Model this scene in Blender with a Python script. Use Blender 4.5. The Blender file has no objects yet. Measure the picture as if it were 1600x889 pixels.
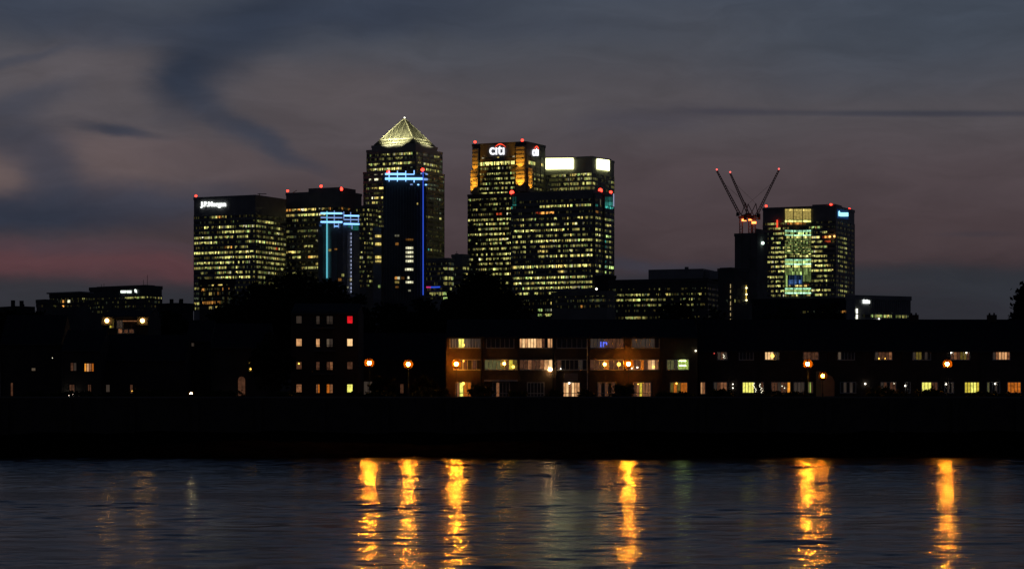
import bpy, math, random
from mathutils import Vector, Matrix
import numpy as np

random.seed(7)
rng = np.random.default_rng(7)
sc = bpy.context.scene
R = math.radians

# ------------------------------------------------------------------ camera
F = 3900.0          # focal length in photo pixels (photo is 1600 wide)
CX, HY, CH = 800.0, 643.0, 5.0
cam_d = bpy.data.cameras.new('camera')
cam = bpy.data.objects.new('camera', cam_d)
sc.collection.objects.link(cam)
cam.location = (0, 0, CH)
cam.rotation_euler = (R(90), 0, 0)
cam_d.sensor_width = 36
cam_d.lens = F / 1600 * 36
cam_d.shift_y = (HY - 444.5) / 1600
cam_d.clip_start = 1
cam_d.clip_end = 30000
sc.camera = cam

sc.view_settings.view_transform = 'Standard'
sc.view_settings.look = 'None'
sc.view_settings.gamma = 1
sc.view_settings.exposure = 0
sc.view_settings.use_curve_mapping = False
sc.render.engine = 'CYCLES'
sc.cycles.use_denoising = True
sc.cycles.max_bounces = 4
sc.cycles.diffuse_bounces = 2
sc.cycles.glossy_bounces = 2
sc.cycles.caustics_reflective = False
sc.cycles.sample_clamp_indirect = 8
sc.cycles.use_light_tree = True


def lin(r, g, b):
    def f(c):
        c /= 255.0
        return c / 12.92 if c <= 0.04045 else ((c + 0.055) / 1.055) ** 2.4
    return (f(r), f(g), f(b), 1.0)


# ------------------------------------------------------------------ dusk sky
world = bpy.data.worlds.new('World')
sc.world = world
world.use_nodes = True
wn, wl = world.node_tree.nodes, world.node_tree.links
wn.clear()


def wnode(t, **kw):
    n = wn.new(t)
    for k, v in kw.items():
        setattr(n, k, v)
    return n


def wmath(op, a, b=None, clamp=False):
    n = wnode('ShaderNodeMath', operation=op)
    n.use_clamp = clamp
    for i, v in enumerate((a, b)):
        if v is None:
            continue
        if isinstance(v, (int, float)):
            n.inputs[i].default_value = v
        else:
            wl.new(v, n.inputs[i])
    return n.outputs[0]


tc = wnode('ShaderNodeTexCoord')
sep = wnode('ShaderNodeSeparateXYZ')
wl.new(tc.outputs['Generated'], sep.inputs[0])
az = wmath('ARCTAN2', sep.outputs[0], sep.outputs[1])
el = wmath('ARCSINE', sep.outputs[2])
comb = wnode('ShaderNodeCombineXYZ')
wl.new(wmath('MULTIPLY', az, 10.0), comb.inputs[0])      # 1 unit = 390 photo pixels
wl.new(wmath('MULTIPLY', el, 10.0), comb.inputs[1])
# turbulence that bends every cloud shape
mp = wnode('ShaderNodeMapping')
mp.inputs['Scale'].default_value = (1.0, 2.2, 1.0)
wl.new(comb.outputs[0], mp.inputs[0])
nz = wnode('ShaderNodeTexNoise')
nz.inputs['Scale'].default_value = 2.2
nz.inputs['Detail'].default_value = 8.0
nz.inputs['Roughness'].default_value = 0.56
wl.new(mp.outputs[0], nz.inputs['Vector'])
off = wnode('ShaderNodeVectorMath', operation='SUBTRACT')
wl.new(nz.outputs['Color'], off.inputs[0])
off.inputs[1].default_value = (0.5, 0.5, 0.5)
sc3 = wnode('ShaderNodeVectorMath', operation='MULTIPLY')
wl.new(off.outputs[0], sc3.inputs[0])
sc3.inputs[1].default_value = (0.24, 0.14, 0.0)
add = wnode('ShaderNodeVectorMath', operation='ADD')
wl.new(comb.outputs[0], add.inputs[0])
wl.new(sc3.outputs[0], add.inputs[1])
WARP = add.outputs[0]
sepw = wnode('ShaderNodeSeparateXYZ')
wl.new(WARP, sepw.inputs[0])

ramp = wnode('ShaderNodeValToRGB')
el_w = wmath('ADD', wmath('MULTIPLY', sep.outputs[2], 1.0),
             wmath('MULTIPLY', wmath('SUBTRACT', nz.outputs['Fac'], 0.5), 0.012))
# ramp position = sqrt(elevation) so the horizon gets the resolution
wl.new(wmath('SQRT', wmath('MAXIMUM', el_w, 0.0)), ramp.inputs[0])
stops = [(0.0, (38, 38, 45)), (0.0465, (46, 47, 54)), (0.0515, (56, 50, 56)), (0.058, (66, 54, 58)),
         (0.075, (73, 62, 66)), (0.095, (80, 71, 75)), (0.12, (82, 78, 83)),
         (0.145, (73, 76, 85)), (0.165, (66, 73, 86)), (0.20, (46, 56, 74)), (0.30, (28, 37, 55)), (0.95, (10, 14, 24))]
cr = ramp.color_ramp
while len(cr.elements) < len(stops):
    cr.elements.new(0.5)
for e, (p, c) in zip(cr.elements, stops):
    e.position = math.sqrt(p)
    e.color = lin(*c)
sky = ramp.outputs[0]


def blob(px, py, rx, ry, rot, col, amt, warp=True):
    """soft elliptical bank of cloud in the sky, angles given as photo pixels"""
    global sky
    m = wnode('ShaderNodeMapping', vector_type='TEXTURE')
    m.inputs['Location'].default_value = ((px - CX) / 390, (HY - py) / 390, 0)
    m.inputs['Rotation'].default_value = (0, 0, R(-rot))
    m.inputs['Scale'].default_value = (rx / 390, ry / 390, 1)
    wl.new(WARP if warp else comb.outputs[0], m.inputs[0])
    ln = wnode('ShaderNodeVectorMath', operation='LENGTH')
    wl.new(m.outputs[0], ln.inputs[0])
    mr = wnode('ShaderNodeMapRange', interpolation_type='SMOOTHERSTEP')
    wl.new(ln.outputs['Value'], mr.inputs['Value'])
    mr.inputs['From Min'].default_value = 1.75
    mr.inputs['From Max'].default_value = 0.0
    mr.inputs['To Min'].default_value = 0
    mr.inputs['To Max'].default_value = amt
    mx = wnode('ShaderNodeMix', data_type='RGBA')
    wl.new(mr.outputs[0], mx.inputs[0])
    wl.new(sky, mx.inputs[6])
    mx.inputs[7].default_value = lin(*col)
    sky = mx.outputs[2]


MAUVE, BLUE, DKBL, PINK = (93, 83, 86), (52, 60, 76), (42, 51, 67), (100, 64, 70)
blob(150, 140, 200, 80, 0, (88, 83, 88), .6)
blob(560, 190, 220, 75, 5, (87, 79, 83), .55)
blob(900, 170, 300, 60, 0, (82, 77, 81), .4)
blob(200, 262, 130, 42, 8, (102, 89, 90), .9)
blob(10, 275, 85, 34, 0, (108, 92, 90), .95)
blob(330, 258, 110, 22, 8, (96, 84, 86), .6)
blob(520, 150, 170, 40, 8, (90, 83, 86), .55)
blob(150, 130, 150, 50, 0, (92, 86, 90), .6)
blob(330, 262, 120, 26, 6, (90, 80, 84), .6)
blob(60, 30, 150, 45, 5, BLUE, .65)
blob(230, 62, 130, 24, -6, BLUE, .4)
blob(520, 18, 260, 34, -4, BLUE, .75)
blob(370, 75, 130, 50, -36, DKBL, .75)
blob(292, 128, 52, 62, 10, DKBL, .85)
blob(350, 190, 105, 22, 33, BLUE, .62)
blob(435, 236, 75, 14, 26, BLUE, .6)
blob(480, 50, 240, 40, -6, BLUE, .5)
blob(45, 170, 95, 20, -14, BLUE, .5)
blob(40, 105, 90, 8, -12, BLUE, .45)
blob(45, 235, 80, 45, 20, BLUE, .6)
blob(185, 212, 70, 10, 10, DKBL, .75)
blob(90, 290, 40, 45, -15, BLUE, .6)
blob(40, 335, 260, 34, 2, DKBL, .9)
blob(250, 315, 150, 26, 4, BLUE, .7)
blob(350, 300, 80, 16, 8, (64, 66, 78), .5)
blob(740, 45, 260, 26, 2, BLUE, .35)
blob(1010, 195, 120, 22, -6, (68, 66, 76), .6)
blob(1500, 60, 320, 90, -4, (62, 71, 84), .6)
blob(1440, 186, 240, 5, 1.2, (56, 58, 70), .75, False)
blob(1150, 179, 80, 6, 1, (60, 60, 72), .55, False)
blob(1390, 1, 70, 5, 0, (52, 60, 74), .7, False)
blob(1515, 371, 55, 4.5, 0, (56, 54, 64), .7, False)
blob(1060, 305, 700, 70, 0, (76, 64, 68), .5)
blob(1240, 370, 420, 40, 0, (72, 60, 63), .6)
# last red light over the left horizon and the grey bank under it
blob(10, 410, 330, 25, 2, PINK, .6)
blob(300, 425, 120, 14, 6, (98, 62, 68), .45)
blob(40, 383, 330, 14, 3, (78, 62, 72), .5)
blob(80, 473, 420, 33, 2, (47, 49, 56), .95)
blob(1010, 412, 150, 12, 4, (58, 58, 70), .75)
blob(1500, 440, 330, 26, 1, (46, 49, 56), .95)
blob(1100, 440, 200, 20, 0, (46, 48, 57), .9)

# thin mottled streaks through the whole sky
mp2 = wnode('ShaderNodeMapping')
mp2.inputs['Scale'].default_value = (0.8, 3.2, 1.0)
mp2.inputs['Rotation'].default_value = (0, 0, R(9))
wl.new(WARP, mp2.inputs[0])
n2_ = wnode('ShaderNodeTexNoise')
n2_.inputs['Scale'].default_value = 2.6
n2_.inputs['Detail'].default_value = 9
n2_.inputs['Roughness'].default_value = 0.58
n2_.inputs['Distortion'].default_value = 0.6
wl.new(mp2.outputs[0], n2_.inputs['Vector'])
mr2 = wnode('ShaderNodeMapRange')
wl.new(n2_.outputs['Fac'], mr2.inputs['Value'])
mr2.inputs['From Min'].default_value = 0.3
mr2.inputs['From Max'].default_value = 0.7
mr2.inputs['To Min'].default_value = 0.87
mr2.inputs['To Max'].default_value = 1.09
vm = wnode('ShaderNodeVectorMath', operation='SCALE')
wl.new(sky, vm.inputs[0])
wl.new(mr2.outputs[0], vm.inputs['Scale'])
sky = vm.outputs[0]

nish = wnode('ShaderNodeTexSky', sky_type='NISHITA')
nish.sun_disc = False
nish.sun_elevation = R(0.4)
nish.sun_rotation = R(-32)
bg1 = wnode('ShaderNodeBackground')
wl.new(sky, bg1.inputs[0])
bg1.inputs[1].default_value = 1.0
# the half of the sky behind the viewer is already night
back = wnode('ShaderNodeMapRange')
wl.new(sep.outputs[1], back.inputs['Value'])
back.inputs['From Min'].default_value = -0.4
back.inputs['From Max'].default_value = 0.6
back.inputs['To Min'].default_value = 0.6
back.inputs['To Max'].default_value = 1.0
wl.new(back.outputs[0], bg1.inputs[1])
bg2 = wnode('ShaderNodeBackground')
wl.new(nish.outputs[0], bg2.inputs[0])
bg2.inputs[1].default_value = 0.0006
ad = wnode('ShaderNodeAddShader')
wl.new(bg1.outputs[0], ad.inputs[0])
wl.new(bg2.outputs[0], ad.inputs[1])
wo = wnode('ShaderNodeOutputWorld')
wl.new(ad.outputs[0], wo.inputs[0])

sd = bpy.data.lights.new('afterglow_sun', 'SUN')
sd.energy = 0.01
sd.angle = R(10)
sd.color = (1, 0.6, 0.5)
so = bpy.data.objects.new('afterglow_sun', sd)
sc.collection.objects.link(so)
so.rotation_euler = Vector((-math.sin(R(-32)), -math.cos(R(-32)), -0.03)).to_track_quat('-Z', 'Y').to_euler()


# ------------------------------------------------------------------ helpers
def pt(px, py, Y):
    return Vector(((px - CX) / F * Y, Y, CH + (HY - py) / F * Y))


def zz(py, Y):
    return CH + (HY - py) / F * Y


_mats = {}


def mat(name, col, rough=0.8, spec=0.3, noise=0.25, nscale=1.0, metal=0.0, bump=0.0):
    if name in _mats:
        return _mats[name]
    m = bpy.data.materials.new(name)
    m.use_nodes = True
    n, l = m.node_tree.nodes, m.node_tree.links
    b = n['Principled BSDF']
    b.inputs['Roughness'].default_value = rough
    b.inputs['Metallic'].default_value = metal
    b.inputs['Specular IOR Level'].default_value = spec
    t = n.new('ShaderNodeTexNoise')
    t.inputs['Scale'].default_value = nscale
    t.inputs['Detail'].default_value = 6
    c = n.new('ShaderNodeTexCoord')
    l.new(c.outputs['Object'], t.inputs['Vector'])
    r = n.new('ShaderNodeValToRGB')
    r.color_ramp.elements[0].position = 0.3
    r.color_ramp.elements[1].position = 0.7
    r.color_ramp.elements[0].color = tuple(x * (1 - noise) for x in col[:3]) + (1,)
    r.color_ramp.elements[1].color = tuple(min(1, x * (1 + noise)) for x in col[:3]) + (1,)
    l.new(t.outputs['Fac'], r.inputs[0])
    l.new(r.outputs[0], b.inputs['Base Color'])
    if bump:
        bp = n.new('ShaderNodeBump')
        bp.inputs['Distance'].default_value = bump
        l.new(t.outputs['Fac'], bp.inputs['Height'])
        l.new(bp.outputs[0], b.inputs['Normal'])
    _mats[name] = m
    return m


def glow(name, col, strength, var=0.0, vscale=0.8, sampled=False, stretch=None):
    """something that gives off light: lit window, lamp, neon"""
    if name in _mats:
        return _mats[name]
    m = bpy.data.materials.new(name)
    m.use_nodes = True
    n, l = m.node_tree.nodes, m.node_tree.links
    b = n['Principled BSDF']
    b.inputs['Base Color'].default_value = (0.03, 0.03, 0.03, 1)
    b.inputs['Roughness'].default_value = 0.5
    b.inputs['Specular IOR Level'].default_value = 0.15
    b.inputs['Emission Color'].default_value = tuple(col[:3]) + (1,)
    b.inputs['Emission Strength'].default_value = strength
    if var:
        t = n.new('ShaderNodeTexNoise')
        t.inputs['Scale'].default_value = vscale
        t.inputs['Detail'].default_value = 3
        t.inputs['Roughness'].default_value = 0.6
        c = n.new('ShaderNodeTexCoord')
        if stretch:
            mp = n.new('ShaderNodeMapping')
            mp.inputs['Scale'].default_value = stretch
            l.new(c.outputs['Object'], mp.inputs[0])
            l.new(mp.outputs[0], t.inputs['Vector'])
        else:
            l.new(c.outputs['Object'], t.inputs['Vector'])
        r = n.new('ShaderNodeMapRange')
        l.new(t.outputs['Fac'], r.inputs['Value'])
        r.inputs['From Min'].default_value = 0.32
        r.inputs['From Max'].default_value = 0.68
        r.inputs['To Min'].default_value = strength * (1 - var)
        r.inputs['To Max'].default_value = strength * (1 + var)
        l.new(r.outputs[0], b.inputs['Emission Strength'])
    m.cycles.emission_sampling = 'AUTO' if sampled else 'NONE'
    _mats[name] = m
    return m


class MB:
    def __init__(s):
        s.v, s.f, s.m, s.ml = [], [], [], []

    def mi(s, m):
        if m not in s.ml:
            s.ml.append(m)
        return s.ml.index(m)

    def face(s, pts, m):
        i = len(s.v)
        s.v += [tuple(p) for p in pts]
        s.f.append(tuple(range(i, i + len(pts))))
        s.m.append(s.mi(m))

    def hexa(s, p, m):   # 8 points: bottom 4, top 4, counter-clockwise
        i = len(s.v)
        s.v += [tuple(q) for q in p]
        k = s.mi(m)
        for f in ((3, 2, 1, 0), (4, 5, 6, 7), (0, 1, 5, 4), (1, 2, 6, 5), (2, 3, 7, 6), (3, 0, 4, 7)):
            s.f.append(tuple(i + j for j in f))
            s.m.append(k)

    def box(s, x0, x1, y0, y1, z0, z1, m):
        s.hexa([(x0, y0, z0), (x1, y0, z0), (x1, y1, z0), (x0, y1, z0),
                (x0, y0, z1), (x1, y0, z1), (x1, y1, z1), (x0, y1, z1)], m)

    def bar(s, a, b, r, m, n=6, r2=None):
        a, b = Vector(a), Vector(b)
        r2 = r if r2 is None else r2
        d = (b - a).normalized()
        u = d.cross(Vector((0, 0, 1)))
        if u.length < 1e-3:
            u = Vector((1, 0, 0))
        u.normalize()
        w = d.cross(u)
        i = len(s.v)
        for c, q in ((a, r), (b, r2)):
            for k in range(n):
                t = 2 * math.pi * k / n
                s.v.append(tuple(c + u * q * math.cos(t) + w * q * math.sin(t)))
        k0 = s.mi(m)
        for k in range(n):
            j = (k + 1) % n
            s.f.append((i + k, i + j, i + n + j, i + n + k))
            s.m.append(k0)
        s.f.append(tuple(i + k for k in range(n))[::-1])
        s.m.append(k0)
        s.f.append(tuple(i + n + k for k in range(n)))
        s.m.append(k0)

    def ball(s, c, r, m, seg=10, rings=6, sz=1.0):
        i = len(s.v)
        k0 = s.mi(m)
        for a in range(rings + 1):
            t = math.pi * a / rings
            for b in range(seg):
                p = 2 * math.pi * b / seg
                s.v.append((c[0] + r * math.sin(t) * math.cos(p), c[1] + r * math.sin(t) * math.sin(p),
                            c[2] + r * sz * math.cos(t)))
        for a in range(rings):
            for b in range(seg):
                b2 = (b + 1) % seg
                s.f.append((i + a * seg + b, i + (a + 1) * seg + b, i + (a + 1) * seg + b2, i + a * seg + b2))
                s.m.append(k0)

    def build(s, name, parent=None, smooth=False):
        me = bpy.data.meshes.new(name)
        me.from_pydata(s.v, [], s.f)
        for m in s.ml:
            me.materials.append(m)
        me.polygons.foreach_set('material_index', s.m)
        if smooth:
            me.polygons.foreach_set('use_smooth', [True] * len(s.f))
        me.update()
        o = bpy.data.objects.new(name, me)
        sc.collection.objects.link(o)
        if parent:
            o.parent = parent
            base = parent
            off = Vector((0, 0, 0))
            while base:
                off += base.location
                base = base.parent
            if off.length:
                me.transform(Matrix.Translation(-off))
        return o


def tag(o, label=None, cat=None, group=None, kind=None):
    for k, v in (('label', label), ('category', cat), ('group', group), ('kind', kind)):
        if v:
            o[k] = v
    return o


def thing(name, loc, label, cat, group=None):
    o = bpy.data.objects.new(name, None)
    o.empty_display_size = 0.5
    sc.collection.objects.link(o)
    o.location = loc
    return tag(o, label, cat, group)


def text_mesh(body, name, m, parent, origin, right, up, height, width=None, extrude=0.4, shear=0.0, lift=0.3,
              bold=0.0):
    cu = bpy.data.curves.new(name, 'FONT')
    cu.body = body
    cu.extrude = 0.02
    cu.shear = shear
    cu.offset = bold
    tmp = bpy.data.objects.new('tmp', cu)
    sc.collection.objects.link(tmp)
    dg = bpy.context.evaluated_depsgraph_get()
    me = bpy.data.meshes.new_from_object(tmp.evaluated_get(dg))
    bpy.data.objects.remove(tmp)
    co = np.empty(len(me.vertices) * 3)
    me.vertices.foreach_get('co', co)
    co = co.reshape(-1, 3)
    co[:, :2] -= co[:, :2].min(0)
    ext = co[:, :2].max(0)
    sy = height / ext[1]
    sx = sy if width is None else width / ext[0]
    right, up = Vector(right).normalized(), Vector(up).normalized()
    nrm = right.cross(up)
    off = Vector((0, 0, 0))
    b = parent
    while b:
        off += b.location
        b = b.parent
    out = []
    for x, y, z in co:
        out.append(tuple(Vector(origin) + right * (x * sx) + up * (y * sy) + nrm * (lift + z / 0.02 * extrude) - off))
    me.vertices.foreach_set('co', np.array(out).ravel())
    me.materials.clear()
    me.materials.append(m)
    me.update()
    me.name = name
    o = bpy.data.objects.new(name, me)
    sc.collection.objects.link(o)
    o.parent = parent
    return o


# ------------------------------------------------------------------ materials
M_clad = mat('dark_tower_cladding', (0.24, 0.245, 0.255), 0.55, 0.4, 0.2, 0.15)
M_clad2 = mat('grey_stone_cladding', (0.20, 0.195, 0.19), 0.7, 0.3, 0.2, 0.15)
M_steel = mat('stainless_steel_cladding', (0.42, 0.41, 0.36), 0.5, 0.5, 0.15, 0.2)
M_glass = mat('dark_window_glass', (0.035, 0.04, 0.05), 0.3, 0.5, 0.3, 0.5)
M_conc = mat('raw_concrete', (0.19, 0.185, 0.18), 0.9, 0.2, 0.25, 0.12)
M_low = mat('dark_grey_office_cladding', (0.09, 0.092, 0.098), 0.7, 0.3, 0.2, 0.15)
M_roofd = mat('roof_slates', (0.03, 0.034, 0.042), 0.8, 0.2, 0.25, 2)
M_pale = mat('pale_steel_ribs', (0.42, 0.41, 0.32), 0.5, 0.4, 0.12, 0.5)
M_pyr = mat('pyramid_steel_louvres', (0.36, 0.36, 0.26), 0.5, 0.4, 0.3, 0.35)
M_louv = mat('pale_stone_louvres', (0.42, 0.38, 0.30), 0.7, 0.3, 0.1, 0.5)
M_crane = mat('painted_crane_steel', (0.26, 0.11, 0.09), 0.6, 0.4, 0.15, 1)
M_white = mat('white_window_paint', (0.62, 0.60, 0.55), 0.6, 0.4, 0.12, 3)
M_black = mat('black_painted_metal', (0.03, 0.03, 0.032), 0.5, 0.5, 0.1, 3)
M_leaf = mat('dark_green_leaves', (0.02, 0.028, 0.014), 0.9, 0.1, 0.5, 0.6)
M_leaf2 = mat('garden_shrub_leaves', (0.06, 0.08, 0.03), 0.8, 0.1, 0.5, 1.2)
M_bark = mat('tree_bark', (0.06, 0.05, 0.04), 0.95, 0.1, 0.3, 4)


def brick(name, col):
    m = bpy.data.materials.new(name)
    m.use_nodes = True
    n, l = m.node_tree.nodes, m.node_tree.links
    b = n['Principled BSDF']
    b.inputs['Roughness'].default_value = 0.85
    b.inputs['Specular IOR Level'].default_value = 0.15
    t = n.new('ShaderNodeTexBrick')
    t.inputs['Scale'].default_value = 1.0
    t.inputs['Brick Width'].default_value = 0.225
    t.inputs['Row Height'].default_value = 0.075
    t.inputs['Mortar Size'].default_value = 0.008
    t.inputs['Color1'].default_value = tuple(col) + (1,)
    t.inputs['Color2'].default_value = tuple(c * 0.7 for c in col) + (1,)
    t.inputs['Mortar'].default_value = (0.3, 0.27, 0.24, 1)
    c = n.new('ShaderNodeTexCoord')
    s = n.new('ShaderNodeSeparateXYZ')
    k = n.new('ShaderNodeCombineXYZ')
    l.new(c.outputs['Object'], s.inputs[0])
    ax = n.new('ShaderNodeMath')
    l.new(s.outputs[0], ax.inputs[0])
    l.new(s.outputs[1], ax.inputs[1])
    l.new(ax.outputs[0], k.inputs[0])
    l.new(s.outputs[2], k.inputs[1])
    l.new(k.outputs[0], t.inputs['Vector'])
    w = n.new('ShaderNodeTexNoise')
    w.inputs['Scale'].default_value = 0.7
    w.inputs['Detail'].default_value = 5
    l.new(c.outputs['Object'], w.inputs['Vector'])
    mx = n.new('ShaderNodeMix')
    mx.data_type = 'RGBA'
    mx.blend_type = 'MULTIPLY'
    mx.inputs[0].default_value = 0.6
    l.new(t.outputs['Color'], mx.inputs[6])
    l.new(w.outputs['Fac'], mx.inputs[7])
    l.new(mx.outputs[2], b.inputs['Base Color'])
    return m


M_brick = brick('red_brown_brick', (0.14, 0.088, 0.056))
M_brick2 = brick('dark_brown_brick', (0.07, 0.05, 0.04))
M_brick3 = brick('old_stock_brick', (0.05, 0.042, 0.036))

HUE = {'y': (0.96, 0.92, 0.27), 'k': (1.0, 0.76, 0.20), 'g': (0.66, 0.95, 0.28), 'w': (1.0, 0.95, 0.62),
       'o': (1.0, 0.42, 0.08), 'r': (1.0, 0.13, 0.04), 't': (0.10, 0.75, 0.62), 'b': (0.15, 0.35, 0.9),
       'G': (0.55, 0.68, 0.42), 'm': (0.50, 1.0, 0.62)}
NQ = 9


def litmat(hue, s):
    if s < 0.012:
        return M_glass
    q = max(0, min(NQ, int(round(math.log2(s / 0.012) * 1.25))))
    val = 0.012 * 2 ** (q / 1.25)
    return glow('office_light_%s_%d' % ({'y': 'yellow', 'k': 'amber', 'g': 'green', 'w': 'white', 'o': 'orange',
                                         'r': 'red', 't': 'teal', 'b': 'blue', 'G': 'greenish_grey', 'm': 'mint'}[hue], q),
                HUE[hue], val, var=0.45, vscale=0.9)


LMAP = {}
for i in range(1, 10):
    LMAP[str(i)] = ('y', (i / 9) ** 2.2 * 1.0)
LMAP.update({'o': ('o', 0.25), 'O': ('o', 0.8), 'r': ('r', 0.3), 'k': ('k', 0.35), 'K': ('k', 1.0),
             'w': ('w', 0.35), 'W': ('w', 1.4), 'g': ('g', 0.2), 'G': ('g', 0.65), 't': ('t', 0.12),
             'T': ('t', 0.4), 'b': ('b', 0.25), 'v': ('G', 0.06), 'm': ('m', 0.5), 'M': ('m', 1.1), 'B': ('b', 0.5)})


class Tower:
    """rectangular building seen on its corner; pixel x of left edge, near corner, right edge in the photo, real metres"""

    def __init__(s, name, xl, xc, xr, ytop, Y, theta, label, cat='office tower', wall=None, ybase=None, z0=6.0,
                 root=None, part='wall', group=None):
        s.Y, s.xl, s.xc, s.xr = Y, xl, xc, xr
        s.c, s.s = math.cos(R(theta)), math.sin(R(theta))
        s.cx = (xc - CX) / F * Y
        tl, tr = (xl - CX) / F, (xr - CX) / F
        s.a = (s.cx - tl * Y) / (s.c + tl * s.s)
        s.b = (tr * Y - s.cx) / (s.s - tr * s.c)
        s.zt = zz(ytop, Y)
        s.z0 = z0
        s.C = Vector((s.cx, Y, 0))
        s.dl = Vector((-s.c, s.s, 0))
        s.dr = Vector((s.s, s.c, 0))
        s.nl = Vector((-s.s, -s.c, 0))
        s.nr = Vector((s.c, -s.s, 0))
        s.wall = wall or M_clad
        s.root = root or thing(name, (s.cx, Y, z0), label, cat, group)
        mb = MB()
        s.prism(mb, 0, 0, s.z0, s.zt, s.wall)
        # parapet
        s.prism(mb, 0.35, 0.35, s.zt - 1.6, s.zt + 0.5, s.wall)
        s.mb = mb
        s.part = part
        s.rows = []

    def prism(s, mb, g1, g2, z0, z1, m, a0=0, a1=None, b1=None):
        a1 = s.a if a1 is None else a1
        b1 = s.b if b1 is None else b1
        p = [s.C + s.nl * g1 + s.nr * g2,
             s.C + s.dr * (b1 + g1) + s.nr * g2,
             s.C + s.dl * (a1 + g2) + s.dr * (b1 + g1),
             s.C + s.dl * (a1 + g2) + s.nl * g1]
        mb.hexa([(q.x, q.y, z0) for q in p] + [(q.x, q.y, z1) for q in p], m)

    def L(s, t, z, out=0.0):      # t 0..1 from left edge to corner
        q = s.C + s.dl * (s.a * (1 - t)) + s.nl * out
        return Vector((q.x, q.y, z))

    def Rr(s, t, z, out=0.0):
        q = s.C + s.dr * (s.b * t) + s.nr * out
        return Vector((q.x, q.y, z))

    def at(s, px, py, out=0.0):
        """point on the facade under photo pixel px, py"""
        u = (px - CX) / F
        if px <= s.xc:
            k = (s.cx - u * s.Y) / (s.c + u * s.s)
            q = s.C + s.dl * k
            z = zz(py, q.y)
            q = q + s.nl * out
        else:
            k = (u * s.Y - s.cx) / (s.s - u * s.c)
            q = s.C + s.dr * k
            z = zz(py, q.y)
            q = q + s.nr * out
        return Vector((q.x, q.y, z))

    def band(s, y, left, right='', h=2.3, pane=1.5, jit=0.7, off=0.13, l0=0.0, l1=1.0, r0=0.0, r1=1.0, ref=None,
             name='window_band'):
        z = zz(y, s.Y)
        h *= .8
        pane *= .66
        mb = MB()
        for side, pat, fn, ln, a0, a1 in (('l', left, s.L, s.a, l0, l1), ('r', right, s.Rr, s.b, r0, r1)):
            if not pat:
                continue
            n = max(2, int(round(ln * (a1 - a0) / pane)))
            prev = None
            for i in range(n):
                t0 = a0 + (a1 - a0) * (i + 0.07) / n
                t1 = a0 + (a1 - a0) * (i + 0.93) / n
                ch = pat[min(len(pat) - 1, int((i + 0.5) / n * len(pat)))]
                if ch == '.' or ch == ' ':
                    m = M_glass
                    if random.random() < 0.26:
                        m = litmat(random.choice('yyGk'), random.uniform(.014, .05))
                else:
                    hue, st = LMAP[ch]
                    st *= math.exp(random.gauss(0, jit))
                    if random.random() < off:
                        st *= 0.22
                    if hue == 'y':
                        r = random.random()
                        hue = 'y' if r < .72 else ('k' if r < .86 else ('g' if r < .95 else 'w'))
                    m = litmat(hue, min(st, 1.8))
                hh = h * 0.5
                lo = -hh
                # blinds drawn part of the way down in some bays
                if m is not M_glass and random.random() < 0.25:
                    lo = -hh + h * random.choice((0.3, 0.45))
                    mb.face([fn(t0, z - hh, 0.06), fn(t1, z - hh, 0.06), fn(t1, z + lo, 0.06), fn(t0, z + lo, 0.06)],
                            M_glass)
                mb.face([fn(t0, z + lo, 0.06), fn(t1, z + lo, 0.06), fn(t1, z + hh, 0.06), fn(t0, z + hh, 0.06)], m)
        s.rows.append((z, h))
        return mb.build(name, s.root)

    def finish(s, pitch=4.0, zlo=None, cols=9.0, fin=0.35):
        """spandrels between the window bands and column lines, part of the wall itself"""
        if s.rows:
            rows = sorted(s.rows)
            for (za, ha), (zb, hb) in zip(rows[:-1], rows[1:]):
                lo, hi = za + ha / 2 + 0.1, zb - hb / 2 - 0.1
                if hi - lo > 0.2:
                    s.prism(s.mb, fin * 0.6, fin * 0.6, lo, hi, s.wall)
            zt = rows[-1][0] + rows[-1][1] / 2
            zb = rows[0][0] - rows[0][1] / 2
            for fn, ln in ((s.L, s.a), (s.Rr, s.b)):
                n = max(1, int(ln / cols))
                for i in range(n + 1):
                    t = i / n
                    w = 0.4 / ln
                    p0, p1 = fn(max(0, t - w), 0, 0.0), fn(min(1, t + w), 0, 0.0)
                    q0, q1 = fn(max(0, t - w), 0, fin), fn(min(1, t + w), 0, fin)
                    P = [q0, q1, p1, p0]
                    s.mb.hexa([(p.x, p.y, zb) for p in P] + [(p.x, p.y, zt + 1) for p in P], s.wall)
        return s.mb.build(s.part, s.root)

    def beacon(s, px, py, r=0.95):
        p = s.at(px, py, -0.6)
        mb = MB()
        zroof = s.zt
        mb.bar((p.x, p.y, min(zroof, p.z - .5)), (p.x, p.y, p.z), 0.18, M_black)
        ms = mb.build('beacon_mast', s.root)
        m2 = MB()
        m2.ball(p, r, glow('red_warning_lamp', (1.0, 0.035, 0.02), 6.0, sampled=True))
        m2.build('warning_lamp', ms, True)


def rnd(n, d, lo=2, hi=7, run=2.5):
    """random row of lit and unlit bays"""
    out = ''
    on = random.random() < d
    while len(out) < n:
        k = max(1, int(random.expovariate(1 / run)))
        if on:
            out += ''.join(str(random.randint(lo, hi)) for _ in range(k))
        else:
            out += '.' * max(1, int(k * (1 - d) / max(d, .05) * .8))
        on = not on
    return out[:n]


# ================================================================== SETTING
# ---- terrain, foreshore, promenade
M_ground = mat('dark_town_ground', (0.05, 0.05, 0.045), 0.95, 0.1, 0.3, 0.05)
M_mud = mat('wet_river_mud', (0.012, 0.010, 0.008), 0.95, 0.0, 0.5, 0.6, bump=0.15)
M_pave = mat('promenade_paving', (0.035, 0.033, 0.03), 0.9, 0.15, 0.3, 1.0)
WALLY = 284.0
GZ = 6.3

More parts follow.
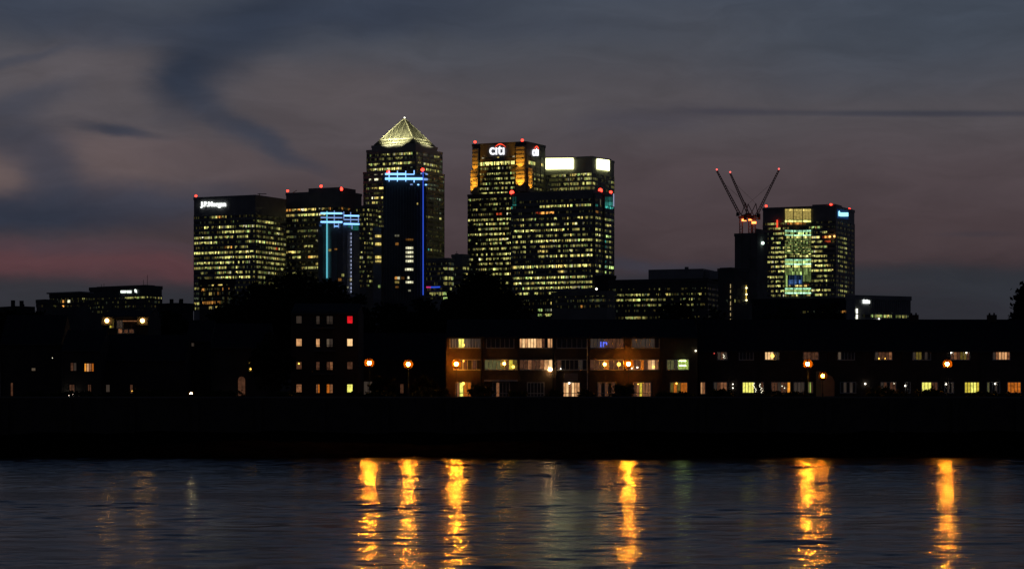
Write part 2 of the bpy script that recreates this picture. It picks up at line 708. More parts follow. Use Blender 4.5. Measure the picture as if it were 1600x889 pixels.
mb = MB()
mb.face([(-9000, WALLY + .6, GZ), (9000, WALLY + .6, GZ), (9000, 14000, GZ), (-9000, 14000, GZ)], M_ground)
tag(mb.build('ground'), kind='structure')

nx, ny = 260, 14
mb = MB()
for j in range(ny + 1):
    for i in range(nx + 1):
        x = -260 + 520 * i / nx
        t = j / ny
        y = 264 + (WALLY - 264) * t
        z = -0.9 + 3.6 * t ** 1.15 + (.30 * math.sin(x * .05 + 1) + .22 * math.sin(x * .13 + 2.2 * math.sin(x * .021))) * (1 - t) + 0.22 * math.sin(x * .11 + 1.7 * math.sin(x * .031)) * (1 - t * .6) \
            + 0.10 * math.sin(x * .47 + y * .8) + 0.05 * rng.standard_normal()
        mb.v.append((x, y, z))
k = mb.mi(M_mud)
for j in range(ny):
    for i in range(nx):
        a = j * (nx + 1) + i
        mb.f.append((a, a + 1, a + nx + 2, a + nx + 1))
        mb.m.append(k)
tag(mb.build('foreshore', smooth=True), kind='structure')

mb = MB()
mb.box(-260, 260, WALLY + .6, WALLY + 5.0, GZ - .2, GZ + .006, M_pave)
tag(mb.build('riverside_path'), kind='structure')

# river wall: brick with coping, buttress piers
mb = MB()
mb.box(-260, 260, WALLY, WALLY + .6, -1, GZ + .25, M_brick3)
for i in range(-36, 37):
    mb.box(i * 7.2 - .35, i * 7.2 + .35, WALLY - .35, WALLY - .003, -1, GZ - .1, M_brick3)
rw = mb.build('river_wall')
tag(rw, 'long dark brick river wall above the muddy foreshore', 'wall')
mb = MB()
mb.box(-260, 260, WALLY - .08, WALLY + .68, GZ + .253, GZ + .42, M_conc)
mb.build('coping', rw)

# near bank below the viewer, out of the frame
mb = MB()
mb.box(-80, 80, -40, 8, -2, 3.2, M_mud)
tag(mb.build('near_bank'), kind='structure')

# ---- river
WAVE_SLOPE = 0.056
wm = bpy.data.materials.new('river_water')
wm.use_nodes = True
n, l = wm.node_tree.nodes, wm.node_tree.links
b = n['Principled BSDF']
b.inputs['Base Color'].default_value = (0.006, 0.008, 0.010, 1)
b.inputs['IOR'].default_value = 1.333
b.inputs['Specular IOR Level'].default_value = 0.28
c = n.new('ShaderNodeTexCoord')


def wnoise(scale, stretch, detail, rough=.55, dist=0.0):
    mp = n.new('ShaderNodeMapping')
    mp.inputs['Scale'].default_value = stretch
    l.new(c.outputs['Object'], mp.inputs[0])
    t = n.new('ShaderNodeTexNoise')
    t.inputs['Scale'].default_value = scale
    t.inputs['Detail'].default_value = detail
    t.inputs['Roughness'].default_value = rough
    t.inputs['Distortion'].default_value = dist
    l.new(mp.outputs[0], t.inputs['Vector'])
    return t.outputs['Fac']


chop = wnoise(1.6, (0.7, 1.0, 1), 4, .6, .2)
patch = wnoise(0.03, (0.25, 1.6, 1), 3, .55, .8)


def mnode(op, a, b_):
    q = n.new('ShaderNodeMath')
    q.operation = op
    for i, v in enumerate((a, b_)):
        if isinstance(v, (int, float)):
            q.inputs[i].default_value = v
        else:
            l.new(v, q.inputs[i])
    return q.outputs[0]


mid_w = wnoise(0.7, (0.8, 0.6, 1), 4, .55, .2)
hgt = mnode('MULTIPLY', chop, 0.05)
bp = n.new('ShaderNodeBump')
bp.inputs['Distance'].default_value = 1.0
pr = n.new('ShaderNodeMapRange')
l.new(patch, pr.inputs['Value'])
pr.inputs['From Min'].default_value = 0.35
pr.inputs['From Max'].default_value = 0.65
pr.inputs['To Min'].default_value = 0.45
pr.inputs['To Max'].default_value = 1.0
l.new(pr.outputs[0], bp.inputs['Strength'])
l.new(hgt, bp.inputs['Height'])
l.new(bp.outputs[0], b.inputs['Normal'])
rows_n = wnoise(0.33, (0.13, 1.0, 1), 4, .7, .0)
rr = n.new('ShaderNodeMapRange')
l.new(rows_n, rr.inputs['Value'])
rr.inputs['From Min'].default_value = 0.35
rr.inputs['From Max'].default_value = 0.65
rr.inputs['To Min'].default_value = 0.11
rr.inputs['To Max'].default_value = 0.20
l.new(rr.outputs[0], b.inputs['Roughness'])
# real waves: a modelled surface over the part of the river in view
wx0, wx1, wy0, wy1 = -110.0, 110.0, 60.0, 276.0
nxw, nyw = 630, 1080
gx, gy = np.meshgrid(np.linspace(wx0, wx1, nxw + 1), np.linspace(wy0, wy1, nyw + 1))
wr = np.random.default_rng(11)
zw = np.zeros_like(gx)
# patches of rougher and calmer water
pm = np.ones_like(gx)
for _ in range(14):
    kx, ky = wr.normal(0, .035), wr.normal(0, .16)
    pm += .12 * np.sin(kx * gx + ky * gy + wr.uniform(0, 6.28))
pm = np.clip(pm, .35, 1.7)
NW = 110
for q in range(NW):
    lam = 0.85 * (5.5 / 0.85) ** (wr.random() ** 1.25)
    th = wr.normal(0, .50)
    k_ = 2 * math.pi / lam
    a_ = WAVE_SLOPE * math.sqrt(2.0 / NW) / k_
    # crests wander so no wave train repeats
    ph = wr.uniform(0, 6.28) + .8 * np.sin(gx * wr.normal(0, .06) + gy * wr.normal(0, .05) + wr.uniform(0, 6.28))
    zw += a_ * np.sin(k_ * (math.sin(th) * gx + math.cos(th) * gy) + ph)
zw *= pm * (1 + .45 * np.clip((gy - 150) / 100, 0, 1))
ed = np.clip(np.minimum(np.minimum(gx - wx0, wx1 - gx), np.minimum(gy - wy0, wy1 - gy)) / 4.0, 0, 1)
zw *= ed
V = np.stack([gx, gy, zw], -1).reshape(-1, 3)
ii, jj = np.meshgrid(np.arange(nxw), np.arange(nyw))
a0 = (jj * (nxw + 1) + ii).ravel()
Fq = np.stack([a0, a0 + 1, a0 + nxw + 2, a0 + nxw + 1], 1)
ex = [(-1500, -60), (1500, -60), (1500, wy0), (-1500, wy0), (-1500, wy1), (wx0, wy1), (wx0, wy0), (wx1, wy0),
      (1500, wy1), (wx1, wy1), (-1500, WALLY + .3), (1500, WALLY + .3)]
nb = len(V)
V = np.concatenate([V, np.array([(x, y, 0.0) for x, y in ex])])
Fq = np.concatenate([Fq, np.array([[0, 1, 2, 3], [3, 6, 5, 4], [7, 2, 8, 9], [4, 8, 11, 10]]) + nb])
me = bpy.data.meshes.new('river')
me.vertices.add(len(V))
me.vertices.foreach_set('co', V.ravel())
me.loops.add(len(Fq) * 4)
me.loops.foreach_set('vertex_index', Fq.ravel().astype(np.int32))
me.polygons.add(len(Fq))
me.polygons.foreach_set('loop_start', (np.arange(len(Fq)) * 4).astype(np.int32))
me.polygons.foreach_set('use_smooth', np.ones(len(Fq), dtype=bool))
me.materials.append(wm)
me.update(calc_edges=True)
ro = bpy.data.objects.new('river', me)
sc.collection.objects.link(ro)
tag(ro, kind='structure')

# ================================================================== TOWERS
NEON = {'ice': glow('ice_blue_neon', (0.22, 0.50, 1.0), 2.0, sampled=False),
        'cyan': glow('cyan_neon', (0.14, 0.62, 0.76), .85),
        'blue': glow('deep_blue_neon', (0.03, 0.09, 0.70), .9),
        'steel': glow('blue_grey_neon', (0.22, 0.36, 0.75), 0.9),
        'magenta': glow('magenta_neon', (0.65, 0.03, 0.22), 0.9),
        'dash': glow('white_blue_lamp_string', (0.55, 0.62, 0.9), 0.7)}


def neon(tw, pts, kind, r, name='neon_strip', out=0.7):
    mb = MB()
    q = [tw.at(x, y, out) for x, y in pts]
    for a, b_ in zip(q[:-1], q[1:]):
        mb.bar(a, b_, r, NEON[kind], 5)
    return mb.build(name, tw.root)


# ---- far left: low office with lit white name sign
t = Tower('office_building', 140, 228, 253, 447, 1500, 35,
          'low wide office with a small white lit name sign and sail emblem', 'office building', M_low)
t.band(464.5, '............5656565', '4.323.54', h=1.3, pane=1.3)
for y in (471, 478, 485):
    t.band(y, '...................', '........', h=1.6, pane=1.6)
t.finish()
mb = MB()
p = t.at(186, 447)
t.prism(mb, -3, -3, t.zt, zz(444.5, 1500), M_clad)
for px, h in ((153, 441), (157, 440), (230, 437), (236, 429)):
    q = t.at(px, 450, -3)
    mb.bar((q.x, q.y, t.zt), (q.x, q.y, zz(h, 1500)), 0.13, M_black, 5)
mb.build('roof_plant', t.root)
S_sign = glow('white_lit_sign', (0.95, 1.0, 0.93), 1.7, sampled=True)
S_small = glow('small_white_lit_sign', (0.9, 1.0, 0.88), 1.5)
o0 = t.at(189, 457.9, 0)
text_mesh('CREDIT SUISSE', 'sign_lettering', S_small, t.root, o0, t.at(212, 457.9) - o0, (0, 0, 1), 1.5, 9.0, 0.15,
          lift=.35, bold=.03)
mb = MB()
a = t.at(211.5, 456.5, .6)
u = (t.at(216, 456) - t.at(211.5, 456)).normalized()
mb.face([a, a + u * 1.9 + Vector((0, 0, -.5)), a + u * 1.7 + Vector((0, 0, 1.1)), a + u * .5 + Vector((0, 0, 1.9)),
         a + u * -.3 + Vector((0, 0, 1.5))], S_small)
mb.build('sail_emblem', t.root)

t = Tower('office_building', 78, 125, 141, 459, 1450, 35,
          'low stepped office with flat overhanging roof left of the signed office', 'office building', M_low)
t.band(470, '....O.w...', '..', h=2.0, pane=1.3)
t.band(466.8, '...........3', '.5..', h=1.5, pane=1.0)
t.band(477.5, '....O.....', '...', h=1.3, pane=1.3)
mb = MB()
t.prism(mb, 1.4, 1.4, t.zt + .5, t.zt + 1.3, M_clad)
mb.build('roof_overhang', t.root)
t.finish()
t = Tower('office_building', 57, 70, 88, 469, 1430, 45,
          'plain low block at the left end of the stepped office', 'office building', M_low)
t.band(478, '.....', '......', h=1.5)
t.finish()

# ---- tower with the white name sign on its left
t = Tower('office_tower', 303, 399, 447, 305.5, 1950, 26,
          'broad flat topped tower with white lit lettering at its upper left', 'office tower')
JPM = [
    (337, '....2..55oO56...1.......', '..11........'),
    (345, '.......111.....21..1....', '34458873....'),
    (353, '....76.6.4556655..688745', '5544..3455..'),
    (361, '..2332.2.5566656656555.3', '3322.4.4554.'),
    (369, '6666666.6466k646.6446..3', '33.34.5..344'),
    (377, '555665666.......22..4643', '5556kkk65544'),
    (385, '.2.....2....okO.4.343...', '....346kr44.'),
    (393, '77666777665465545767778.', '5555455445k4'),
    (401, '22...3..6677776765667777', '55454566k444'),
    (409, '5556656666665665.6.443.4', '444.44656443'),
    (416.7, '4565556555555..444.3....', '33.44443344.'),
    (424.6, '...3.....655555.655.34.6', '.4443444....'),
    (432.4, '.2..33..47878766647777.4', '.444.4......'),
    (441, '...2.3.................4', '.333.3344...'),
    (448.6, '44............5........5', '43334455....'),
    (456.5, '.v....................66', '6......33...'),
    (464.4, 'vv......................', '....v.......'),
    (472.3, '55v............v........', '............'),
    (480, '33......................', '............')]
for y, a, b_ in JPM:
    t.band(y, a, b_, h=2.2)
t.beacon(305.5, 306.3)
mb = MB()
q = t.at(399, 300, -8)
mb.bar((q.x - 1, q.y, t.zt), (q.x - 1, q.y, zz(301, 1950)), 0.35, M_crane, 5)
mb.bar((q.x - 2.5, q.y, zz(302, 1950)), (q.x + 4.5, q.y, zz(302, 1950)), 0.3, M_crane, 5)
mb.build('roof_cradle', t.root)
t.finish()
o0 = t.at(314, 325.3, 0)
text_mesh('J.P.Morgan', 'sign_lettering', S_sign, t.root, o0, t.at(355, 325) - o0, (0, 0, 1), 4.9, 23.5, 0.4, lift=.6,
          bold=.035)

# small lit houses in front of its foot
t = Tower('flats_block', 312, 352, 366, 437, 900, 40,
          'block of flats with warm windows before the foot of the broad tower', 'block of flats', M_brick2)
for y, a, b_ in ((443.5, '.......kK..OKK..', '.......'), (451.5, '.OO...........o.', '..o....'),
                 (458, '......kk...o....', '...v...'), (466, '.v............v.', '.......'),
                 (472, '..ooooooOo.oo...', '.......'), (480, '......kkv.k..v..', '.v.....')):
    t.band(y, a, b_, h=1.25, pane=.75, jit=.25, off=.05)
t.finish(fin=.15)

# ---- tower behind the cyan one
t = Tower('office_tower', 447, 532, 565, 299, 1980, 26,
          'dark tower with a raised roof storey and three red lamps, behind the cyan lit tower', 'office tower')
CT = [
    (313, '', ''),
    (318.5, '', ''),
    (325.5, 'OOkkOWKkkK.wk.o...', 'o..o.....'),
    (333.8, 'kkkv678888889.....', '.........'),
    (341.8, '..35..3...........', '.........'),
    (350, '..................', '.........'),
    (359, '4...33333333......', '.........'),
    (367.7, '333v..43.2........', '.........'),
    (375, '..........3.......', '.........'),
    (383.3, '..v...766.........', '.........'),
    (391.7, 'kKK66..3...3......', '.........'),
    (400, '..667..OKkk.2.....', '.........'),
    (408.5, '............v.....', '.........'),
    (411, '..........kKk.....', '.........'),
    (417, '.....566656.......', '.........'),
    (425.4, '..66..............', '.........'),
    (434, '....v.............', '.........'),
    (442, '..................', '.........')]
for y, a, b_ in CT:
    if a:
        t.band(y, a, b_, h=2.2, jit=.35)
t.finish()
mb = MB()
pa, pb = t.at(482, 299), t.at(531, 299)
d = (pb - pa)
t2 = [pa, pb, pb + t.dr * t.b * .75, pa + t.dr * t.b * .75]
mb.hexa([(q.x, q.y, t.zt + .4) for q in t2] + [(q.x, q.y, zz(292.5, 1980)) for q in t2], M_clad)
q = t.at(452, 299, -3)
mb.bar((q.x, q.y, t.zt), (q.x + 4.5, q.y, zz(293.5, 1980)), .25, M_crane, 5)
mb.build('roof_storey', t.root)
t.beacon(448.8, 298.5, 1.0)
t.beacon(501.2, 291, 1.1)
t.beacon(534, 295.5, 1.5)

# ---- small tower right of it, mostly hidden
t = Tower('office_tower', 556, 572, 590, 322, 1850, 40,
          'narrow dim tower between the cyan tower and the pyramid tower', 'office tower', M_clad2)
y = 328
while y < 452:
    t.band(y, rnd(6, .4, 1, 4), rnd(8, .45, 1, 5), h=2.1, pane=1.2)
    y += 7.4
t.finish()

# ---- pyramid tower
t = Tower('pyramid_tower', 568, 649.5, 694, 266, 1960, 28,
          'tallest tower, stepped top under a floodlit steel pyramid', 'office tower', M_steel)
root = t.root
OC = [
    (269, '....w.www.........', '...33...33'), (277.5, '..w.W.............', '.vvvv.vv.v'),
    (285.5, '..................', '..vvvvvv..'), (291.5, '.3.kkKK...........', '.vvv3vv.vv'),
    (299.3, '...22222..........', '..........'), (306.5, '.2.WK3K...........', '.vvv.vvvv.'),
    (314, '.2.K4.............', '..........'), (321.5, '..................', '..v.......'),
    (328.5, '....44............', '........v.'), (336.5, '.2..55............', '.54443..5.'),
    (344, '.....2..3.........', '..........'), (351.5, '.....333..........', '........v.'),
    (359, '..................', '..........'), (366, '..22..............', '...v......'),
    (374, '..33..............', '..........'), (381, '.v................', '..........'),
    (387.7, '.2222.............', '.rr.t3322.'), (395, '.3................', '..........'),
    (402, '....2.............', '..........'), (408.5, '....k.............', '..rv......'),
    (415, '.............', '..rrr.....'), (423, '....k3............', '....v.....'),
    (431, '...v.v............', '..........'), (438, '...3v.............', '.......v..'),
    (446, '..rv.v............', '..........'), (454, '.................', '..........'),
    (461, '..................', '.6544.v...')]
for y, a, b_ in OC:
    t.band(y, a, b_, h=2.0, pane=1.3)
t.finish()
M1 = Tower('x', 573, 649.5, 691, 231.5, 1962, 28, '', '', M_steel, z0=zz(266, 1960) + .3, root=root,
           part='upper_storeys')
for y, a, b_ in ((239.5, '.4...445.5456785.', '3..w...55.'), (246, '....33.33.433....', '.2.......v'),
                 (254, '.6766.7.668685667.', '.3.55565.v'), (262, '.67877686676...v.', '...v55344v')):
    M1.band(y, a, b_, h=2.2, pane=1.5)
M1.finish()
M0 = Tower('x', 581, 649.5, 683, 225, 1966, 28, '', '', M_steel, z0=zz(231.5, 1962) + .6, root=root,
           part='cornice_block')
M0.finish()
# pyramid
zb = zz(224, 1966) + .3
apx = M0.C + M0.dl * M0.a * .5 + M0.dr * M0.b * .5
apx.z = zz(185, apx.y)
in1, ina = 1.5, 1.5
cr4 = [M0.C + M0.dl * 1.2 + M0.dr * 1.2, M0.C + M0.dr * (M0.b - 1.2) + M0.dl * 1.2,
       M0.C + M0.dl * (M0.a - 1.2) + M0.dr * (M0.b - 1.2), M0.C + M0.dl * (M0.a - 1.2) + M0.dr * 1.2]
cr4 = [Vector((q.x, q.y, zb)) for q in cr4]
mb = MB()
for i in range(4):
    p0, p1 = cr4[i], cr4[(i + 1) % 4]
    rows = 26
    nrm = (p1 - p0).cross(apx - p0).normalized()
    if nrm.dot(((p0 + p1) / 2) - Vector((apx.x, apx.y, zb))) < 0:
        nrm = -nrm
    for r in range(rows):
        k0, k1 = r / rows, (r + .8) / rows
        a0, b0 = p0.lerp(apx, k0), p1.lerp(apx, k0)
        a1, b1 = p0.lerp(apx, k1), p1.lerp(apx, k1)
        o1 = nrm * .0
        mb.face([a0 + nrm * .28, b0 + nrm * .28, b1, a1], M_pyr)
    mb.face([p0 - nrm * .15, p1 - nrm * .15, apx - nrm * .15], M_black)
pyr = mb.build('pyramid_roof', root)
mb = MB()
for i in range(4):
    mb.bar(cr4[i], apx, .45, M_pale, 5)
    for k in range(1, 9):
        q = cr4[i].lerp(cr4[(i + 1) % 4], k / 9)
        s_ = min(k, 9 - k) / 4.5
        top = cr4[i].lerp(apx, s_) if k < 4.5 else cr4[(i + 1) % 4].lerp(apx, s_)
        n2 = ((cr4[i] + cr4[(i + 1) % 4]) / 2 - Vector((apx.x, apx.y, zb))).normalized() * .35
        mb.bar(q + n2, top + n2, .16, M_pale, 4)
for k in (.06, .2):
    for i in range(4):
        mb.bar(cr4[i].lerp(apx, k), cr4[(i + 1) % 4].lerp(apx, k), .4, M_pale, 5)
mb.build('ribs', pyr)
mb = MB()
mb.ball((apx.x, apx.y, apx.z + .3), .6, glow('white_strobe', (1, 1, .85), 4, sampled=True))
mb.build('apex_lamp', pyr)


def lamp(kind, name, parent, loc, target, power, col, size=1.0, spread=None, spot=None):
    ld = bpy.data.lights.new(name, kind)
    ld.energy = power
    ld.color = col
    if kind == 'AREA':
        ld.shape = 'RECTANGLE'
        ld.size = size if not isinstance(size, tuple) else size[0]
        ld.size_y = 1.0 if not isinstance(size, tuple) else size[1]
        if spread:
            ld.spread = R(spread)
    else:
        ld.shadow_soft_size = size
        if spot:
            ld.spot_size = R(spot)
            ld.spot_blend = .6
    o = bpy.data.objects.new(name, ld)
    sc.collection.objects.link(o)
    off = Vector((0, 0, 0))
    b_ = parent
    while b_:
        off += b_.location
        b_ = b_.parent
    o.parent = parent
    o.location = Vector(loc) - off
    d = Vector(target) - Vector(loc)
    o.rotation_euler = d.to_track_quat('-Z', 'Y').to_euler()
    return o


for i, pw in ((3, 50000), (0, 15000)):
    p0, p1 = cr4[i], cr4[(i + 1) % 4]
    mid = (p0 + p1) / 2
    outv = (mid - Vector((apx.x, apx.y, zb))).normalized()
    for k in (.15, .5, .85):
        q = p0.lerp(p1, k) + outv * 17.0
        q.z = zb + 2.2
        lamp('SPOT', 'pyramid_floodlight', root, q, mid.lerp(apx, .62), pw, (1.0, .95, .55), .5, spot=75)

# ---- tall apartment tower with blue line
t = Tower('apartment_tower', 599, 661.5, 666, 272, 1500, 12,
          'tall slim dark tower with ice blue top bars and long blue corner line', 'apartment tower', M_low)
for x in np.linspace(604, 657, 13):
    a, b_ = t.at(x, 290, 0.01), t.at(x, 470, 0.01)
    t.mb.bar(t.at(x, 292, .15), t.at(x, 470, .15), .22, M_clad2, 4)
W = lambda x0, x1, y, h, st, hue='k': wins.append((x0, x1, y, h, st, hue))


def single_windows(tw, lst, name='window'):
    for x0, x1, y, h, st, hue in lst:
        mb = MB()
        n_ = max(1, int(round((x1 - x0) / 3)))
        for i in range(n_):
            u0, u1 = x0 + (x1 - x0) * i / n_ + .15, x0 + (x1 - x0) * (i + 1) / n_ - .15
            f = .75 * st * (1.25 - abs((i + .5) / n_ - .55) * 1.5) if n_ > 1 else st
            m = litmat(hue, f)
            mb.face([tw.at(u0, y + h / 2, .35), tw.at(u1, y + h / 2, .35), tw.at(u1, y - h / 2, .35),
                     tw.at(u0, y - h / 2, .35)], m)
        mb.build(name, tw.root)


single_windows(t, [(634, 646, 387.5, 3.4, 1.3, 'w'), (634, 646, 394.5, 3.6, 1.2, 'w'), (634, 646, 401, 3, 1.0, 'w'),
                   (634, 646, 408, 3.6, 1.3, 'w'), (633, 646, 421, 3.6, 1.3, 'w'), (637, 640, 434, 3.5, 1.0, 'w'),
                   (634, 646, 441, 3.2, 1.1, 'w'), (634, 646, 374.5, 3, .15, 'o'), (617, 624, 368.3, 3, .2, 'w'),
                   (618, 623, 381.3, 4, .3, 'o'), (617, 621, 434.5, 4, .5, 'o'), (621, 625, 434.5, 4, .7, 'w'),
                   (617, 624, 441, 3.5, .3, 'k'), (618, 623, 448.5, 3, .2, 'o'), (627, 632, 434.5, 4, .1, 'o'),
                   (651.5, 653.5, 318.5, 3, .7, 'k'), (638, 642, 454, 2.5, .15, 'w')])
t.finish()
neon(t, [(661.5, 268), (661.5, 461)], 'blue', .34, 'neon_corner_line')
neon(t, [(602.5, 272.4), (634.4, 272.4)], 'ice', .62)
neon(t, [(634.4, 272.8), (647.4, 272.8)], 'ice', .3)
neon(t, [(647.4, 272.8), (647.4, 266.6)], 'ice', .3)
neon(t, [(602.5, 279.7), (661, 279.7)], 'ice', .75)
for x in (608.4, 621.4, 634.4):
    neon(t, [(x, 267.5), (x, 284)], 'ice', .26)
neon(t, [(647.4, 280), (647.4, 285.5)], 'ice', .28)
neon(t, [(641.5, 288.6), (645, 288.6)], 'steel', .3)
neon(t, [(653, 289), (665, 289)], 'ice', .42)
neon(t, [(661.5, 280.5), (665.5, 280.5)], 'steel', .7)
neon(t, [(658.5, 271.5), (665.5, 272.5)], 'steel', .55)
mb = MB()
for x in (603, 622, 640, 660):
    mb.bar(t.at(x, 290, .2), t.at(x, 268, .2), .2, M_black, 4)
mb.build('crown_frame', t.root)
t.beacon(606.3, 268.8, 1.0)
t.beacon(659.8, 265.5, 1.05)
tw = Tower('x', 583, 596, 600, 356, 1505, 12, '', '', None, root=t.root, part='side_wing')
single_windows(tw, [(586.5, 596, 369, 3.6, .9, 'k'), (586.5, 596, 381.5, 4, .9, 'k'), (586.5, 596, 402, 4, .9, 'k'),
                    (586.5, 596, 408.3, 3.2, .75, 'k'), (591, 594.5, 447.5, 4, .35, 'g')])
tw.finish()

# ---- lower apartment tower with cyan neon
t = Tower('apartment_tower', 498, 535.5, 562, 346, 1480, 30,
          'shorter dark tower outlined in cyan neon bars', 'apartment tower')
single_windows(t, [(513.8, 518, 391, 3.5, .25, 'k'), (523, 527.5, 389.5, 2.2, .25, 'o'),
                   (529, 534, 437, 4, .25, 'o'), (534.5, 537, 430, 4, .3, 'y'), (546, 549, 437, 4, .3, 'k'),
                   (541, 544, 449, 3, .15, 'w')])
single_windows(t, [(499, 503, 352, 4, .1, 'b'), (523.5, 533, 353, 4, .10, 'b'), (543, 547, 353, 5, .12, 't'),
                   (548.5, 559.5, 355.5, 9, .17, 't')], 'glowing_glass_panel')
for x in (505, 518, 527, 541, 552):
    t.mb.bar(t.at(x, 362, .15), t.at(x, 466, .15), .2, M_clad2, 4)
t.finish()
neon(t, [(511.8, 330.5), (511.8, 434.5)], 'cyan', .42, 'neon_vertical_line')
neon(t, [(502.5, 333.6), (535.5, 333.8)], 'ice', .55)
neon(t, [(536, 337.2), (559, 337.6)], 'ice', .5)
neon(t, [(502.5, 340.2), (535.5, 340.5)], 'steel', .42)
neon(t, [(536, 343.2), (559, 343.6)], 'steel', .38)
neon(t, [(502.5, 347), (535.5, 347.3)], 'ice', .55)
neon(t, [(536, 350), (559.5, 350.5)], 'ice', .5)
for x, ya, yb in ((523.3, 329.5, 356), (530, 345, 356), (535.6, 331, 342), (546.3, 332, 352), (548.5, 350, 358),
                  (558.5, 337, 348)):
    neon(t, [(x, ya), (x, yb)], 'steel', .26)
neon(t, [(523.3, 353.8), (530, 353.8)], 'ice', .25)
for k in range(16):
    y = 364 + k * 6
    neon(t, [(547, y), (547, y + random.choice((2.4, 3.4, 4)))], 'dash', .24, 'lamp_string')
mb = MB()
for x in (503, 511.8, 523, 535, 546.3, 558.5):
    mb.bar(t.at(x, 348, .0), t.at(x, 332, .0), .2, M_black, 4)
mb.build('crown_frame', t.root)

# ---- low offices right of the pyramid tower
t = Tower('office_building', 664, 700, 709, 404, 1800, 30,
          'low office with pale green lit floors right of the blue line tower', 'office building')
for y, a, b_ in ((412, '.........', 'v.v'), (419.8, '.......66', '666'), (427, '.........', '...'),
                 (434.5, '.......57', '787'), (443, '.......44', '444'), (451, '.........', '.6.'),
                 (458.7, '..55656GG', 'GG.'), (466, '.......GG', '...')):
    t.band(y, a, b_, h=2.8 if y in (443, 434.5, 458.7) else 2.2, jit=.2)
t.finish()
neon(t, [(664, 448.8), (674, 449)], 'magenta', .5)
neon(t, [(674, 449), (688, 448.6)], 'blue', .5)
t = Tower('office_building', 706, 722, 733, 398, 1850, 40,
          'low dark office with a small roof mast between two lit towers', 'office building')
for y, a, b_ in ((419, '....', '6655'), (428.5, '....', '.88.'), (437, '....', '....'), (446, 'v...', '....')):
    t.band(y, a, b_, h=2.2)
mb = MB()
q = t.at(711, 398, -2)
mb.box(q.x - 1.4, q.x + 1.2, q.y, q.y + 3, t.zt - 1, zz(395.5, 1850), M_clad)
mb.bar((q.x, q.y, t.zt), (q.x, q.y, zz(392, 1850)), .2, M_black)
mb.build('roof_mast', t.root)
t.finish()

# ---- tower with red arc sign
M_dkc = mat('black_tower_cladding', (0.13, 0.13, 0.135), 0.5, 0.4, 0.2, 0.15)
t = Tower('office_tower', 731, 829, 858, 301, 2000, 26,
          'tower with white lowercase lettering under a red arc and amber lit corner piers', 'office tower', M_dkc)
root = t.root
CI = [(309, '33333..2.34.2.4.6.......', '2.3.'), (317, '22..5.333465...........', '.3..'),
      (324.7, '..57..3..22.2..88.......', '....'), (332.6, '.222334332.rr..75.......', '..3.'),
      (341, '6466455635.6656576......', '....'), (348, '..3455.6666.6656.3......', '....'),
      (355.7, '....7.4556544.44.664....', '....'), (364, '54466555556665.44.......', '....'),
      (372.5, '3......664556666........', '....'), (378.7, '...5.35.5.565..77.......', '....'),
      (387, '..45565.5566.67.5664....', '....'), (395.6, '.2.4.5.4.4.555667.......', '....'),
      (403, '77..75.57.44.6667.......', '....'), (410.5, '3...577.5.445.54.......', '....'),
      (419, '.v.5566.4465544.........', '....'), (427, '3.v3336.66665.7788......', '....'),
      (435, '....7.3.................', '....'), (441, '..........3..676........', '....'),
      (449, '........................', '....'), (457, '........................', '....')]
for y, a, b_ in CI:
    t.band(y, a, b_, h=2.1, pane=1.4)
t.finish()
U = Tower('x', 738, 822, 852, 222, 2002, 26, '', '', M_dkc, z0=zz(301, 2000) + .6, root=root, part='upper_storeys')
CU = [(253.3, '...9999898998999798...', '9877...8.', 3.4), (261, '...3333.33.56.3.34.....', '........', 2.1),
      (269.6, '...55.4556654.44.565..', '...333.5.', 2.1), (277.5, '...5.4....5666.66.65...', '...5.4.4.', 2.1),
      (284.8, '....65.3.45.56555.66..', '..v3..3..', 2.1), (292.5, '...5544.3555.445.76...', '...44.6..', 2.1),
      (300, '....76.555.66666......', '.6..5....', 2.1), (244, '....w......k......w...', '.......v.', 1.0)]
for y, a, b_, h in CU:
    U.band(y, a, b_, h=h, pane=1.4, l0=.03, l1=.9, r0=.12)
U.finish()
o0 = U.at(765.5, 242.5, 0)
S_cit = glow('bright_white_lettering', (0.95, .96, 1.0), 1.4, sampled=True)
S_red = glow('red_lit_arc', (1.0, .07, .03), 1.6)


def citi(tw, x0, x1, y1, yx, ya, sub):
    """lettering between x0..x1, baseline y1, x-height line yx, arc apex ya"""
    o_ = tw.at(x0, y1, 0)
    r_ = tw.at(x1, y1) - o_
    h_ = (y1 - yx) / F * tw.Y
    text_mesh('c\u0131t\u0131', 'sign_lettering', S_cit, root, o_, r_, (0, 0, 1), h_ * 1.17, r_.length * .96, .3, lift=.7, bold=.012)
    mb = MB()
    xa0, xa1 = x0 + (x1 - x0) * .36, x1 + (x1 - x0) * .03
    N = 14
    inner, outer = [], []
    for i in range(N + 1):
        k = i / N
        x = xa0 + (xa1 - xa0) * k
        y = (yx - .3) - (math.sin(math.pi * k) ** .8) * ((yx - .3) - ya)
        th = .3 + 1.2 * math.sin(math.pi * k)
        outer.append((x, y))
        inner.append((x, y + th))
    for i in range(N):
        P = [tw.at(*inner[i], .8), tw.at(*inner[i + 1], .8), tw.at(*outer[i + 1], .8), tw.at(*outer[i], .8)]
        Q = [tw.at(*inner[i], .3), tw.at(*inner[i + 1], .3), tw.at(*outer[i + 1], .3), tw.at(*outer[i], .3)]
        mb.hexa(Q + P, S_red)
    mb.build('sign_arc', root)


citi(U, 765.5, 789.5, 242.3, 230.5, 224.8, 0)
citi(U, 831, 840.5, 244.0, 233.5, 228.3, 1)


